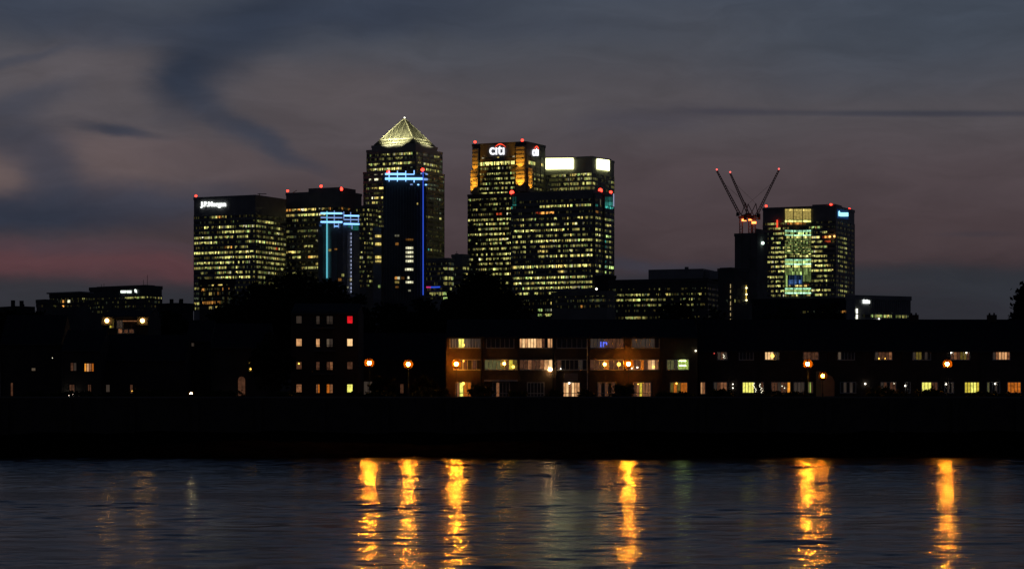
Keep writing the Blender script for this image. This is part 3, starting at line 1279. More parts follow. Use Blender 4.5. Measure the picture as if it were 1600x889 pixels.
# amber lit piers with horizontal louvres
def pier(tw, x0, x1, ytop, ybot, depth, power):
    mb = MB()
    A, B = tw.at(x0, ybot, 0), tw.at(x1, ybot, 0)
    nrm = tw.nl if x1 <= tw.xc + .5 else tw.nr
    zt, zb_ = zz(ytop, tw.Y), zz(ybot, tw.Y)
    back = [A + nrm * .05, B + nrm * .05]
    z = zb_
    P = [A + nrm * depth, B + nrm * depth, B + nrm * .02, A + nrm * .02]
    mb.hexa([(q.x, q.y, zb_) for q in P] + [(q.x, q.y, zt) for q in P], M_louv)
    while z < zt - .5:
        P = [A + nrm * (depth + .22), B + nrm * (depth + .22), B + nrm * (depth + .01), A + nrm * (depth + .01)]
        mb.hexa([(q.x, q.y, z) for q in P] + [(q.x, q.y, z + .9) for q in P], M_clad)
        z += 3.2 + random.uniform(-.2, .2)
    o = mb.build('corner_pier', root)
    m_ = (A + B) / 2
    h = zt - zb_
    for kz, kp in ((.03, 2.9), (.42, 1.5)):
        q = m_ + nrm * (depth + 5.0)
        q.z = zb_ + h * kz
        tg = m_ + nrm * (depth + .6)
        tg.z = zb_ + h * (kz + .30)
        lamp('SPOT', 'amber_floodlight', root, q, tg, power * kp, (1.0, .40, .03), .4, spot=64)
    return o


pier(U, 740, 748.5, 228, 299.5, 2.4, 5200)
pier(U, 736.2, 740, 262, 299.5, 1.2, 2200)
pier(U, 808, 821.5, 228, 299.5, 2.4, 10500)
pier(U, 823, 829.5, 262, 299.5, 1.4, 2600)
U.beacon(741.8, 222, 1.05)
U.beacon(815.7, 219.5, 1.1)

# ---- tower with two blown-out white panels
t = Tower('office_tower', 838, 925, 959.5, 245, 2050, 26,
          'tower with two glaring blank white sign panels on its top storeys', 'office tower', mat('pale_panel_cladding', (0.5, 0.5, 0.42), 0.6, 0.3, .15, .2))
HS = [(272.3, '......344445..666676675', '........'), (279, '......22332.4444.44.665', '33....v5'),
      (286.3, '......2234.555565.7.76', '6......3'), (293.8, '......33345544555554444', '4..v....'),
      (299.8, '......v233v4.44.444....', '........')]
for y, a, b_ in HS:
    t.band(y, a, b_, h=2.6, jit=.25)
for y in range(308, 470, 8):
    t.band(y, '.......................', rnd(8, .3), h=2.2)
t.finish()
S_pan = glow('glaring_sign_panel', (1.0, 1.0, .50), 4.0, sampled=True)
for x0, x1, ya, yb, yb2, ya2 in ((852.5, 896, 247.8, 264.8, 264.3, 247.5), (932, 951, 248.3, 264.3, 267, 251)):
    P = [t.at(x0, yb, .3), t.at(x1, yb2, .3), t.at(x1, ya2, .3), t.at(x0, ya, .3)]
    Q = [t.at(x0, yb, .9), t.at(x1, yb2, .9), t.at(x1, ya2, .9), t.at(x0, ya, .9)]
    mb = MB()
    mb.hexa(P + Q, S_pan)
    sp = mb.build('sign_panel', t.root)
    mb = MB()
    P = [t.at(x0 - .8, ya - .2, .3), t.at(x1 + 1.5, ya2 - .2, .3), t.at(x1 + 1.5, ya2 - 1.8, .3), t.at(x0 - .8, ya - 1.8, .3)]
    Q = [t.at(x0 - .8, ya - .2, 1.6), t.at(x1 + 1.5, ya2 - .2, 1.6), t.at(x1 + 1.5, ya2 - 1.8, 1.6), t.at(x0 - .8, ya - 1.8, 1.6)]
    mb.hexa(P + Q, M_pale)
    mb.build('panel_canopy', sp)

# ---- big tower in front
t = Tower('office_tower', 798, 926.5, 959, 298, 1900, 26,
          'big square dark tower with teal glow at its top corners, before the white panel tower', 'office tower')
FT = [(304, '', ''), (311.8, '................................', '.....ttt'),
      (320, 'T...........6777777665.77.656657.', '.t..TTTT'),
      (330, '..........rrOOOOO...............', '.o......'),
      (339.5, '.22.6.3566..3....7..3.5...77.4.4', '544.555v'),
      (348.5, '.2..6..3..6.3.7.644..44.65..4...', '.32.455.'),
      (357.5, '.7767.776k34.344677k5.5.666.4...', '566.4v4.'),
      (366, '.4.66..3..766.444.6..66565.3.44..', '566.gGG.'),
      (374.5, '.45.65..5466777776665.46565677776', '654.Tg6.'),
      (383, '.543.6..35..kkkk5555.34.4566645.4', '232.tv4.'),
      (390.5, '.5..66.....kkkk....4.3566.4...656', '3.3.5.3.'),
      (398.5, '.....3.....6666.646.566.677777766', '.3..465.'),
      (406.5, '................................', '....t.v.'),
      (414.5, '.k6667786776677777KKKk667666777k.', '7.6.mgGG'),
      (423, '.......55.........kkk5..........', '.7..G.4.'),
      (432, '.4656566666655656656666555.6655.7', '....gg4.'),
      (440.3, '.5666555k5666666665555k555566455', '5...g.4.'),
      (448.3, '..4..5566666667676665556666656544', '6...5665'),
      (456.5, '..k6676..65....665..............', '....oo..')]
for y, a, b_ in FT:
    if a:
        t.band(y, a, b_, h=2.5 if y in (414.5,) else 2.1, pane=1.3)
for y in (465, 473):
    t.band(y, '................................', '........', h=2.1)
t.finish()
for x in (927.5, 942.5):
    mb = MB()
    mb.bar(t.at(x, 303, .7), t.at(x, 470, .7), .8, M_clad2, 4)
    mb.build('corner_fin', t.root)
single_windows(t, [(801, 803.5, 314.5, 14, .04, 't'), (804.5, 807, 314.5, 14, .04, 't'), (801, 807, 320.7, 2, .35, 't'),
                   (944, 957, 312, 8, .11, 't'), (944, 957, 319, 6, .32, 't'), (937, 938.3, 316, 9, .1, 'w')],
               'glowing_glass_panel')
neon(t, [(957.5, 303), (957.5, 323)], 'dash', .3, 'lamp_string', .8)
t.beacon(799.3, 301, 1.7)
t.beacon(939.2, 297.8, 1.7)
t.beacon(955.5, 300.5, 1.2)

# ---- low blocks in front of it
t = Tower('office_building', 812, 868, 886, 462, 1200, 30,
          'low block with two short green lit window rows below the big square tower', 'office building', M_low)
for y, a, b_ in ((468, '..............', '....'), (473.5, '............Kv', 'vv..'), (484, '.......GG.vvw3', 'v33.'),
                 (491.8, '.......GG.666v', '.33.')):
    t.band(y, a, b_, h=1.5, pane=.8, jit=.25)
t.finish(fin=.2)
t = Tower('office_building', 862, 948, 962, 456, 1150, 30,
          'low grey block with a grid of faint tall windows, right of the green lit rows', 'office building', M_clad2)
for y, a in ((461.5, '................3.3.3.'), (469, '................v3v3v3v'), (478, '...........O.v.......')):
    t.band(y, a, '....', h=1.4, pane=.9, jit=.2)
t.finish(fin=.2)
mb = MB()
mb.ball(t.at(932, 451.5, 0), .5, glow('white_yard_lamp', (1, .95, .8), 3))
mb.bar(t.at(932, 456.5, 0), t.at(932, 452, 0), .12, M_black)
mb.build('roof_lamp', t.root)

# ---- low range on the right of the towers
t = Tower('office_building', 930, 947, 962, 431, 1600, 45,
          'dark windowless block at the right foot of the big square tower', 'office building', M_roofd)
t.finish()
t = Tower('office_building', 951, 1105, 1145, 436, 1400, 20,
          'long dark office range with dim rows of windows beyond the terrace roofs', 'office building', M_low)
t.band(450.5, '.........................5.......................', '............', h=1.4, pane=1.1)
t.band(459, '..5545665676v4..4..55......3..5..', '.....', h=1.5, pane=1)
t.band(467, '.346554577854555334......5.5v....', '.....', h=1.5, pane=1)
t.band(475.5, '....3343.v3.4..', '..', h=1.4, pane=1)
t.band(484, '........................................', '............', h=1.4, pane=1)
t.band(495, '.....65665k5....................', '............', h=1.6, pane=1, jit=.25)
t.finish(fin=.2)
mb = MB()
P = [t.at(1010, 436, -4), t.at(1096, 436, -4)]
P += [P[1] + t.dr * 22, P[0] + t.dr * 22]
mb.hexa([(q.x, q.y, t.zt + .4) for q in P] + [(q.x, q.y, zz(419, 1400)) for q in P], M_clad)
P = [t.at(1096.3, 436, -6), t.at(1104, 436, -6)]
P += [P[1] + t.dr * 18 + Vector((8, 0, 0)), P[0] + t.dr * 18]
mb.hexa([(q.x, q.y, t.zt + .4) for q in P] + [(q.x, q.y, zz(422, 1400)) for q in P], M_clad)
q = t.at(1067, 436, -8)
mb.box(q.x - 1, q.x + 1, q.y, q.y + 3, zz(419, 1400) - .2, zz(415, 1400), M_clad)
q = t.at(1116, 436, -8)
mb.build('roof_plant', t.root)
t = Tower('office_block', 1122, 1146, 1170, 420, 1380, 40,
          'slim dark block with a dashed line of lamps down its corner', 'office building', M_low)
for y in (470,):
    t.band(y, '........', '7.......', h=2, pane=.9)
t.finish()
mb = MB()
P = [t.at(1123, 420, -1), t.at(1140, 420, -1)]
P += [P[1] + t.dr * 8, P[0] + t.dr * 8]
mb.hexa([(q.x, q.y, t.zt + .3) for q in P] + [(q.x, q.y, zz(417.3, 1380)) for q in P], M_clad)
mb.build('roof_plant', t.root)
S_str = glow('warm_lamp_string', (1.0, .75, .35), .55)
for k in range(8):
    mb = MB()
    y = 444 + k * 9
    mb.bar(t.at(1142, y, .4), t.at(1142, y + (4.5 if k % 3 else 6), .4), .16, S_str, 5)
    mb.build('lamp_string', t.root)
mb = MB()
mb.bar(t.at(1165, 446, .4), t.at(1165, 469, .4), .22, glow('amber_strip', (1, .66, .1), 1.0), 5)
for y in (450, 460, 469):
    mb.ball(t.at(1165, y, .6), .55, glow('bright_strip_lamp', (1, .9, .5), 2.2))
mb.build('stair_light', t.root)

# ---- concrete core under construction and cranes
t = Tower('concrete_core', 1148, 1183, 1199, 365, 1700, 25,
          'bare grey concrete lift core of an unfinished tower under the cranes', 'unfinished tower', M_conc)
for x in (1159, 1172):
    t.mb.bar(t.at(x, 372, .1), t.at(x, 475, .1), .35, M_conc, 4)
q = t.at(1190, 372, -2)
t.finish()
mb = MB()
P = [t.at(1180, 365, -.5), t.at(1190, 365, -.5)]
P += [P[1] + t.dr * 7, P[0] + t.dr * 7]
mb.hexa([(q.x, q.y, t.zt + .3) for q in P] + [(q.x, q.y, zz(357, 1700)) for q in P], M_black)
mb.build('formwork_deck', t.root)
mb = MB()
mb.ball(t.at(1190, 380, .9), 1.0, glow('cold_site_lamp', (.75, 1, .85), 3.5, sampled=True))
mb.build('site_lamp', t.root)
core = t
S_site = glow('hot_orange_site_lamp', (1.0, .22, .05), 5.0, sampled=True)


def lattice(mb, a, b_, w, m, nseg, w2=None):
    a, b_ = Vector(a), Vector(b_)
    w2 = w if w2 is None else w2
    d = (b_ - a).normalized()
    u = Vector((0, 1, 0))
    v = d.cross(u).normalized()
    pr = None
    for i in range(nseg + 1):
        k = i / nseg
        c_ = a.lerp(b_, k)
        ww = w + (w2 - w) * k
        cur = [c_ + u * ww * sx + v * ww * sy for sx, sy in ((-.5, -.5), (.5, -.5), (.5, .5), (-.5, .5))]
        if pr:
            for j in range(4):
                mb.bar(pr[j], cur[j], .22, m, 4)
                mb.bar(pr[j], cur[(j + 1) % 4], .13, m, 4)
        pr = cur


def crane(xm, ytop, tipx, tipy, bx, by, Y, label, lampx, lampy, zbase, cj):
    base = pt(xm, ytop, Y)
    r = thing('tower_crane', (base.x, Y, zbase), label, 'crane', 'cranes over the unfinished tower')
    mb = MB()
    lattice(mb, (base.x, Y, zbase), base, 2.0, M_crane, 5)
    mb.build('mast', r)
    mb = MB()
    piv, tip = pt(bx, by, Y), pt(tipx, tipy, Y)
    mb.box(base.x - 1.8, base.x + 1.8, Y - 1.6, Y + 1.6, base.z, base.z + 1.2, M_crane)
    sgn = 1 if tipx < bx else -1
    # machinery deck with counterweight and cab
    mb.box(min(base.x, base.x + sgn * 6.5), max(base.x, base.x + sgn * 6.5), Y - 1.2, Y + 1.2, base.z + 1.21, base.z + 2.2, M_crane)
    cx_ = base.x + sgn * 6
    mb.box(cx_ - 1.0, cx_ + 1.0, Y - 1.3, Y + 1.3, base.z - .6, base.z + 3.4, M_crane)
    mb.box(base.x - sgn * 2.6 - .9, base.x - sgn * 2.6 + .9, Y - 2.6, Y - 1.0, base.z + 1.3, base.z + 3.6, M_glass)
    mb.build('machinery_deck', r)
    mb = MB()
    lattice(mb, (base.x - sgn * .8, Y, base.z + 2.3), piv, 1.3, M_crane, 2)
    lattice(mb, piv, tip, 1.5, M_crane, 18, .8)
    jb = mb.build('jib', r)
    mb = MB()
    ap = Vector((base.x + sgn * cj, Y, base.z + 10.5))
    mb.bar((base.x, Y - .8, base.z + 2.2), ap, .28, M_crane, 5)
    mb.bar((base.x + sgn * 5.5, Y + .8, base.z + 2.2), ap, .28, M_crane, 5)
    mb.bar(ap, piv.lerp(tip, .72), .07, M_crane, 4)
    mb.build('a_frame', r)
    mb = MB()
    mb.ball(tip + Vector((0, 0, .8)), .62, glow('dim_red_lamp', (1.0, .12, .10), 2.0))
    mb.build('tip_lamp', jb)
    mb = MB()
    p_ = pt(lampx, lampy, Y - 2.5)
    mb.box(p_.x - 1.5, p_.x + 1.5, p_.y - .3, p_.y + .3, p_.z - .75, p_.z + .75, S_site)
    mb.build('site_floodlight', r)
    return r


zc = core.zt + .5
crane(1158, 341, 1120, 267, 1155, 334, 1708, 'left luffing crane, jib leaning furthest left over the concrete core', 1162.5, 344, zc, 3)
crane(1172, 342, 1141, 271, 1165, 325, 1712, 'middle luffing crane, its shorter jib leaning left beside the outermost jib', 1173, 343, zc, 4)
crane(1178, 343, 1217, 266, 1184, 333, 1704, 'right luffing crane, jib leaning right towards the glass fronted tower', 1178, 348, zc, 4)

# ---- glass fronted tower with the blue sign
t = Tower('office_tower', 1192, 1305.5, 1335, 322, 1850, 24,
          'tower with a glowing glass middle bay and a small blue sign at its right corner', 'office tower')
XL, XC = 1192, 1305.5
BA = [(347, '..4676.54r.....................', '........'), (354.5, '..33567.44........5G5G3........', '........'),
      (362.5, '....5666766...........v67......', '........'), (370, '...6..77..........8887.rOO.....', '.3354...'),
      (377, '....677..........w67.55.rr.....', '.3.44...'), (385, '...7766.88.......45475556......', '.3446...'),
      (392, '...677776........6.7775........', '.34.4...'), (399.5, '..5777877.......567777755......', '.543....'),
      (407, '..6787.66........6.888766......', '.5.43...'), (414.5, '...667778........78.99988k.....', '..5.4...'),
      (422, '...45.788.........777778877....', '.333v...'), (431, '..776655.4...........5556......', '....v...'),
      (438, '...5.77.3.........5344678......', '....v...'), (445, '..56777.45......rr.............', '..4.4...'),
      (453, '...5.6.66.......6.8778.766.....', '.3555...'), (460, '...44.5.77.......44.777.4......', '.334....')]
for y, a, b_ in BA:
    t.band(y, a[:28], b_, h=1.9, pane=1.4, jit=.35)
t.finish()
# glass bay
gx0, gx1 = 1226.8, 1268.3


def bay(x0, x1, ya, yb, m, nx_=9, out=.9, arc=0.0):
    mb = MB()
    for i in range(nx_):
        u0, u1 = x0 + (x1 - x0) * (i + .03) / nx_, x0 + (x1 - x0) * (i + .97) / nx_
        k = (i + .5) / nx_
        dy = arc * (1 - (2 * k - 1) ** 2)
        mm = m(i) if callable(m) else m
        mb.face([t.at(u0, yb + dy, out), t.at(u1, yb + dy, out), t.at(u1, ya + dy, out), t.at(u0, ya + dy, out)], mm)
    mb.build('glass_bay_storey', t.root)


def rl(h, s, j=.35, p=.0):
    return lambda i: litmat(h, 0.012 if random.random() < p else s * math.exp(random.gauss(0, j)))


bay(gx0, gx1, 327, 330, rl('k', .5, .3), 12)
bay(gx0, gx1, 330.4, 343.4, rl('k', .30, .1), 9)
bay(gx0, gx1, 344, 347.5, rl('y', 1.1, .5), 14)
bay(gx0 + 8, gx0 + 33, 347.7, 351, rl('o', .3, .5), 9)
bay(gx0, gx1, 359.5, 362, rl('m', .75, .3), 12, arc=.7)
bay(gx0, gx1, 362.4, 366.2, rl('g', .5, .7, .2), 14, arc=.7)
bay(gx0, gx1, 366.6, 368, rl('m', 1.0, .3), 9, arc=.7)
bay(gx0, gx1, 368.5, 372.5, rl('y', .45, .9, .3), 16)
for ya in np.arange(373, 398, 5):
    bay(gx0, gx1, ya, ya + 3.2, rl('g', .10, .6, .1), 16)
    bay(gx0, gx1, ya + 3.5, ya + 4.7, rl('y', .3, 1.0, .4), 20)
bay(gx0, gx1, 399, 401.5, rl('y', .25, 1.0, .4), 16)
bay(gx0, gx1, 404.8, 407, rl('m', .75, .2), 10, arc=.6)
bay(gx0, gx1, 407.3, 411.3, rl('g', .5, .5), 16, arc=.6)
bay(gx0, gx1, 411.6, 413.5, rl('m', 1.3, .2), 9, arc=.6)
bay(gx0, gx1, 414.2, 417.5, rl('y', .9, .5, .1), 14, arc=.6)
bay(gx0, gx1, 419, 424, rl('g', .16, .5), 14)
bay(gx0, gx1, 424.5, 429.5, rl('g', .13, .8), 14)
bay(gx0, gx0 + 4, 430, 450, rl('g', .2, .6), 2)
bay(gx0 + 4.5, gx0 + 28, 430, 437, rl('b', .035, 1.0), 12)
bay(gx0 + 4.5, gx0 + 28, 437.3, 443.5, rl('b', .10, .9), 12)
bay(gx0 + 4.5, gx0 + 28, 443.9, 447.5, rl('b', .035, 1.0), 12)
bay(gx0 + 28.5, gx1, 430, 440, rl('g', .15, .4), 5)
bay(gx0 + 4.5, gx1, 445.5, 448, rl('k', .4, .9, .4), 16, out=1.0)
bay(gx0, gx1, 450, 452.3, rl('m', .75, .2), 10)
bay(gx0, gx1, 452.6, 456.6, rl('g', .5, .5), 16)
bay(gx0, gx1, 457, 459, rl('m', 1.3, .2), 9)
bay(gx0, gx0 + 20, 459.5, 463, rl('y', .35, .9, .3), 8)
mb = MB()
for k in range(4):
    x = gx0 + (gx1 - gx0) * (k / 3)
    mb.bar(t.at(x, 326.5, 1.0), t.at(x, 464, 1.0), .28, M_clad2, 4)
for y in (326.3, 343.7, 358.6, 404, 449.3):
    mb.bar(t.at(gx0, y, 1.0), t.at(gx1, y, 1.0), .28, M_clad2, 4)
mb.build('glass_bay_frame', t.root)
mb = MB()
P = [t.at(1268.5, 322, -1), t.at(1304, 322, -1)]
P += [P[1] + t.dr * 18, P[0] + t.dr * 18]
mb.hexa([(q.x, q.y, t.zt + .5) for q in P] + [(q.x, q.y, t.zt + 1.6) for q in P], M_clad)
for x in (1310, 1314, 1319):
    q = t.at(x, 322, -3)
    mb.box(q.x - 1.2, q.x + 1.2, q.y, q.y + 2, t.zt, t.zt + random.uniform(1.5, 2.6), M_clad)
mb.build('roof_plant', t.root)
t.beacon(1196.7, 322, .9)
t.beacon(1298, 320, .95)
t.beacon(1328.3, 327, .9)
mb = MB()
mb.bar(t.at(1215, 344, 1.2), t.at(1215, 356, 1.2), .6, glow('red_light_streak', (1, .07, .03), 1.2), 5)
mb.build('red_hoist_lamp', t.root)
mb = MB()
q0, q1 = t.at(1292, 371, 1), t.at(1305, 370, 1)
for x, y, r_ in ((1297.5, 370, .7), (1304.3, 369.5, .75)):
    mb.ball(t.at(x, y, 1.2), r_, glow('orange_floor_lamp', (1, .45, .12), 3))
mb.build('orange_floor_lamp', t.root)
S_blue = glow('blue_white_lit_sign', (.30, .75, 1.0), 1.9, sampled=True)
S_bbk = glow('blue_sign_backing', (.01, .06, .22), .35)
mb = MB()
P = [t.at(1307.5, 341, .35), t.at(1325, 343, .35), t.at(1325, 329, .35), t.at(1307.5, 327, .35)]
mb.face(P, S_bbk)
sb = mb.build('sign_backing', t.root)
mb = MB()
c0 = t.at(1309.8, 333.6, .7)
mb.face([t.at(1308.6, 337.5, .8), t.at(1310.2, 338.2, .8), t.at(1311.2, 336.5, .8), t.at(1311.2, 331.5, .8),
         t.at(1310, 329.4, .8), t.at(1308.6, 330.5, .8)], S_blue)
mb.build('sign_emblem', t.root)
o0 = t.at(1311.8, 338.4, 0)
text_mesh('BARCLAYS', 'sign_lettering', S_blue, t.root, o0, t.at(1323.6, 338.4) - o0, (0, 0, 1), 2.9,
          (t.at(1323.6, 338) - t.at(1311.8, 338)).length, .3, lift=.7, bold=.05)

# ---- low dark buildings under it and the ribbed wing
t = Tower('office_building', 1175, 1325, 1345, 467, 1300, 15,
          'long low black block under the glass fronted tower', 'office building', M_roofd)
t.band(487, '............................oooo.', '....', h=1.5, pane=1.2, l0=.5)
t.finish()
t = Tower('ribbed_building', 1322, 1336, 1423, 462.5, 1250, 62,
          'low ribbed block with a small white lit sign and a row of yellow green windows', 'office building')
t.band(493, '', '....G6G6G.77G6.55554v.', h=1.7, pane=.8, jit=.4, r0=.12)
for k in range(20):
    x = 1358 + k * 3.3
    t.mb.bar(t.at(x, 466, .1), t.at(x, 489, .1), .22, M_clad2, 4)
t.finish()
mb = MB()
for i, (x0, x1, y0) in enumerate(((1347.8, 1350.1, 468.2), (1350.4, 1352.6, 468.9), (1352.9, 1355.4, 468.5), (1355.7, 1358.2, 469.4))):
    mb.hexa([t.at(x0, 474, .2), t.at(x1, 474.2, .2), t.at(x1, 474.2, .6), t.at(x0, 474, .6),
             t.at(x0, y0, .2), t.at(x1, y0 + .1, .2), t.at(x1, y0 + .1, .6), t.at(x0, y0, .6)], S_sign)
mb.build('lit_sign', t.root)
for a, b_ in ((482.5, 489.5), (491.5, 498)):
    mb = MB()
    mb.bar(t.at(1338, a, .5), t.at(1338, b_, .5), .42, glow('white_entrance_light', (1, 1, .8), 2.2, sampled=True), 6)
    mb.build('entrance_light', t.root)
mb = MB()
mb.ball(t.at(1372, 498.3, .8), .4, glow('white_yard_lamp', (1, .95, .8), 3))
mb.build('yard_lamp', t.root)


# ================================================================== TREES
def foliage(name, blobs, n, leaf, m, parent=None, label=None, cat=None, group=None):
    """blobs: (centre, radius vector); leaf-sized faces spread through clumps in the crown's volume"""
    vs, per = [], []
    vol = np.array([r[0] * r[1] * r[2] for _, r in blobs]) ** (2 / 3)
    cnt = (vol / vol.sum() * n).astype(int)
    for (c_, r_), k in zip(blobs, cnt):
        kc = max(6, k // 22)
        d = rng.standard_normal((kc, 3))
        d /= np.linalg.norm(d, axis=1)[:, None]
        rad = (0.62 + .42 * rng.random(kc))[:, None]
        cen = np.array(c_) + d * rad * np.array(r_)
        idx = rng.integers(0, kc, k)
        sp = min(r_) * .22
        p = cen[idx] + rng.standard_normal((k, 3)) * sp * np.array([1, 1, .7])
        vs.append(p)
    P = np.concatenate(vs)
    k = len(P)
    a = rng.standard_normal((k, 3))
    a /= np.linalg.norm(a, axis=1)[:, None]
    b_ = np.cross(a, rng.standard_normal((k, 3)))
    b_ /= np.linalg.norm(b_, axis=1)[:, None]
    s_ = leaf * (.6 + .8 * rng.random(k))[:, None]
    V = np.stack([P - a * s_, P - b_ * s_ * .55, P + a * s_, P + b_ * s_ * .55], 1).reshape(-1, 3)
    mb = MB()
    mb.v = [tuple(v) for v in V]
    mb.f = [(4 * i, 4 * i + 1, 4 * i + 2, 4 * i + 3) for i in range(k)]
    mb.mi(m)
    mb.m = [0] * k
    o = mb.build(name, parent)
    if label:
        tag(o, label, cat, group)
    return o


def tree(px, ytop, wpx, Y, label, n=5200, zb_=GZ, leaf=.42, lobes=9, low=None, name='broadleaf_tree'):
    top = zz(ytop, Y)
    X = (px - CX) / F * Y
    w = wpx / F * Y / 2
    h = top - zb_
    r = thing(name, (X, Y, zb_), label, 'tree')
    mb = MB()
    tz = zb_ + h * .42
    mb.bar((X, Y, zb_), (X + .3, Y, tz), max(.18, h * .026), M_bark, 8, max(.12, h * .016))
    cz = zb_ + h * .56
    ch_ = h * .44
    bl = [((X, Y, cz), (w * .72, w * .7, ch_ * .86))]
    for k in range(lobes):
        a = 2 * math.pi * k / lobes + random.uniform(-.3, .3)
        e = random.uniform(-.45, .75)
        rr_ = random.uniform(.34, .5)
        c_ = (X + math.cos(a) * w * (1 - rr_) * math.cos(e), Y + math.sin(a) * w * .9 * (1 - rr_) * math.cos(e),
              cz + math.sin(e) * ch_ * (1 - rr_))
        bl.append((c_, (w * rr_, w * rr_, ch_ * rr_ * .85)))
        mb.bar((X + .3, Y, tz - h * .06), c_, max(.08, h * .009), M_bark, 5, .04)
    bl.append(((X, Y, cz + ch_ * .55), (w * .5, w * .5, ch_ * .45)))
    mb.build('trunk', r)
    foliage('crown', bl, n, leaf, M_leaf, r)
    return r


tree(458, 429, 195, 420, 'tallest domed tree before the dark three lamp tower', 17000, leaf=.5, lobes=12)
tree(395, 449, 125, 410, 'dark rounded tree on the left shoulder of the domed tree', 7000, leaf=.5)
tree(515, 440, 125, 400, 'dark tree on the right shoulder of the domed tree', 7000, leaf=.5)
tree(350, 474, 80, 400, 'low dark tree at the foot of the broad tower', 4000)
tree(556, 459, 80, 390, 'dark tree below the cyan outlined tower', 4500)
tree(612, 466, 90, 385, 'spreading tree below the tall slim blue line tower', 5000)
tree(662, 463, 80, 400, 'dark tree at the foot of the pyramid tower', 4500)
tree(755, 430, 150, 380, 'big round tree hiding the foot of the red arc sign tower', 14000, leaf=.45, lobes=12)
tree(708, 446, 70, 372, 'smaller tree leaning on the left of the big round tree', 4500)
tree(803, 460, 55, 375, 'small dark tree on the right of the big round tree', 3500)
tree(1055, 470, 90, 430, 'dark tree behind the terrace roofs below the long office range', 4500)
tree(1110, 478, 80, 430, 'low tree behind the terrace roofs near the dashed lamp line', 3500)
tree(1215, 470, 110, 450, 'wide low tree behind the terrace below the glass fronted tower', 5000)
tree(1290, 474, 90, 440, 'low tree behind the terrace left of the ribbed block', 4000)
tree(1612, 442, 90, 330, 'tree cut off by the right edge above the terrace roofs', 17000, leaf=.42)
tree(18, 482, 90, 400, 'dark tree at the left edge behind the old roofs', 4000)
tree(270, 481, 80, 420, 'dark low tree right of the floodlit flats', 4000)
tree(60, 487, 80, 380, 'low tree in the gap left of the floodlit flats', 3500)
tree(425, 520, 70, 300, 'leafless looking dark tree left of the four storey flats', 3500, leaf=.28)
tree(600, 585, 50, 291, 'small garden tree between the two left street lamps', 1800, leaf=.2)
tree(662, 588, 50, 293, 'small garden tree lit orange right of the second street lamp', 2600, leaf=.17)

# ================================================================== NEAR HOUSES
HM = {'d': M_glass,
      'c': glow('curtain_dim_grey', lin(50, 42, 36), 1.0, .35, 2.2, stretch=(1, 1, .15)),
      'C': glow('curtain_grey', lin(80, 68, 55), 1.0, .35, 2.2, stretch=(1, 1, .15)),
      'n': glow('room_dim_brown', lin(70, 44, 30), 1.0, .5, 2.5),
      'N': glow('room_brown', lin(120, 78, 50), 1.0, .5, 2.5),
      'p': glow('room_peach', lin(205, 150, 100), 1.0, .45, 2.5, stretch=(1, 1, .4)),
      'P': glow('room_bright_peach', lin(250, 200, 140), 1.05, .35, 2.5, stretch=(1, 1, .4)),
      'y': glow('room_yellow', lin(200, 180, 60), 1.0, .4, 2.5),
      'Y': glow('room_bright_yellow', lin(240, 235, 110), 1.1, .4, 2.5),
      'o': glow('room_amber', lin(170, 90, 25), 1.0, .5, 2.5),
      'O': glow('room_bright_amber', lin(235, 150, 50), 1.0, .4, 2.5),
      'g': glow('room_green_grey', lin(80, 78, 48), 1.0, .4, 2.5),
      'G': glow('room_green', lin(150, 170, 80), 1.0, .5, 2.5),
      'b': glow('television_blue', lin(90, 110, 250), 1.4, .5, 4),
      'r': glow('room_red', lin(225, 25, 35), 1.0, .3, 1.5),
      'k': glow('room_olive', lin(90, 76, 30), 1.0, .4, 2.5)}
M_bulb = glow('warm_room_bulb', (1.0, .52, .07), 4.0, sampled=True)
M_hall = glow('strong_hall_lamp', (1.0, .42, .05), 40, sampled=True)
M_porch = glow('strong_porch_lamp', (1.0, .6, .25), 40, sampled=True)
M_strip = glow('green_white_tube', (.7, 1.0, .36), 22, sampled=True)
M_bulbw = glow('white_room_bulb', (1.0, .92, .75), 5.0, sampled=True)
M_tiny = glow('tiny_fairy_light', (1.0, .95, .7), 2.0)


def window(root, Y, x0, x1, y0, y1, fills, frame=M_white, door=False, label=None, fr=.055):
    """window with frame, mullions and one pane per bay; front of frame at Y - 0.12"""
    A, B = pt(x0, y1, Y), pt(x1, y0, Y)
    X0, X1, Z0, Z1 = A.x, B.x, A.z, B.z
    mb = MB()
    yf, yb_ = Y - .10, Y + .02
    mb.box(X0 - fr, X1 + fr, yf - .05, yb_, Z0 - .12, Z0, frame)
    mb.box(X0 - fr, X1 + fr, yf, yb_, Z1, Z1 + fr * 1.4, frame)
    n_ = len(fills)
    for i in range(n_ + 1):
        x = X0 + (X1 - X0) * i / n_
        w = fr if i in (0, n_) else fr * .6
        mb.box(x - w, x + w, yf + .004, yb_, Z0, Z1, frame)
    if door:
        z_ = Z0 + (Z1 - Z0) * .22
        mb.box(X0, X1, yf + .02, yb_, z_ - .04, z_ + .04, frame)
    o = mb.build('french_door' if door else 'window', root)
    if label:
        o['label'] = label
    mb = MB()
    for i, ch in enumerate(fills):
        u0, u1 = X0 + (X1 - X0) * i / n_, X0 + (X1 - X0) * (i + 1) / n_
        mb.face([(u0, Y - .03, Z0), (u1, Y - .03, Z0), (u1, Y - .03, Z1), (u0, Y - .03, Z1)], HM[ch])
    mb.build('pane', o)
    return o


def bulb(parent, px, py, Y, r=.16, m=None, name='room_lamp'):
    r *= .72
    mb = MB()
    p_ = pt(px, py, Y - .16)
    mb.ball(p_, r, m or M_bulb, 8, 6)
    return mb.build(name, parent)


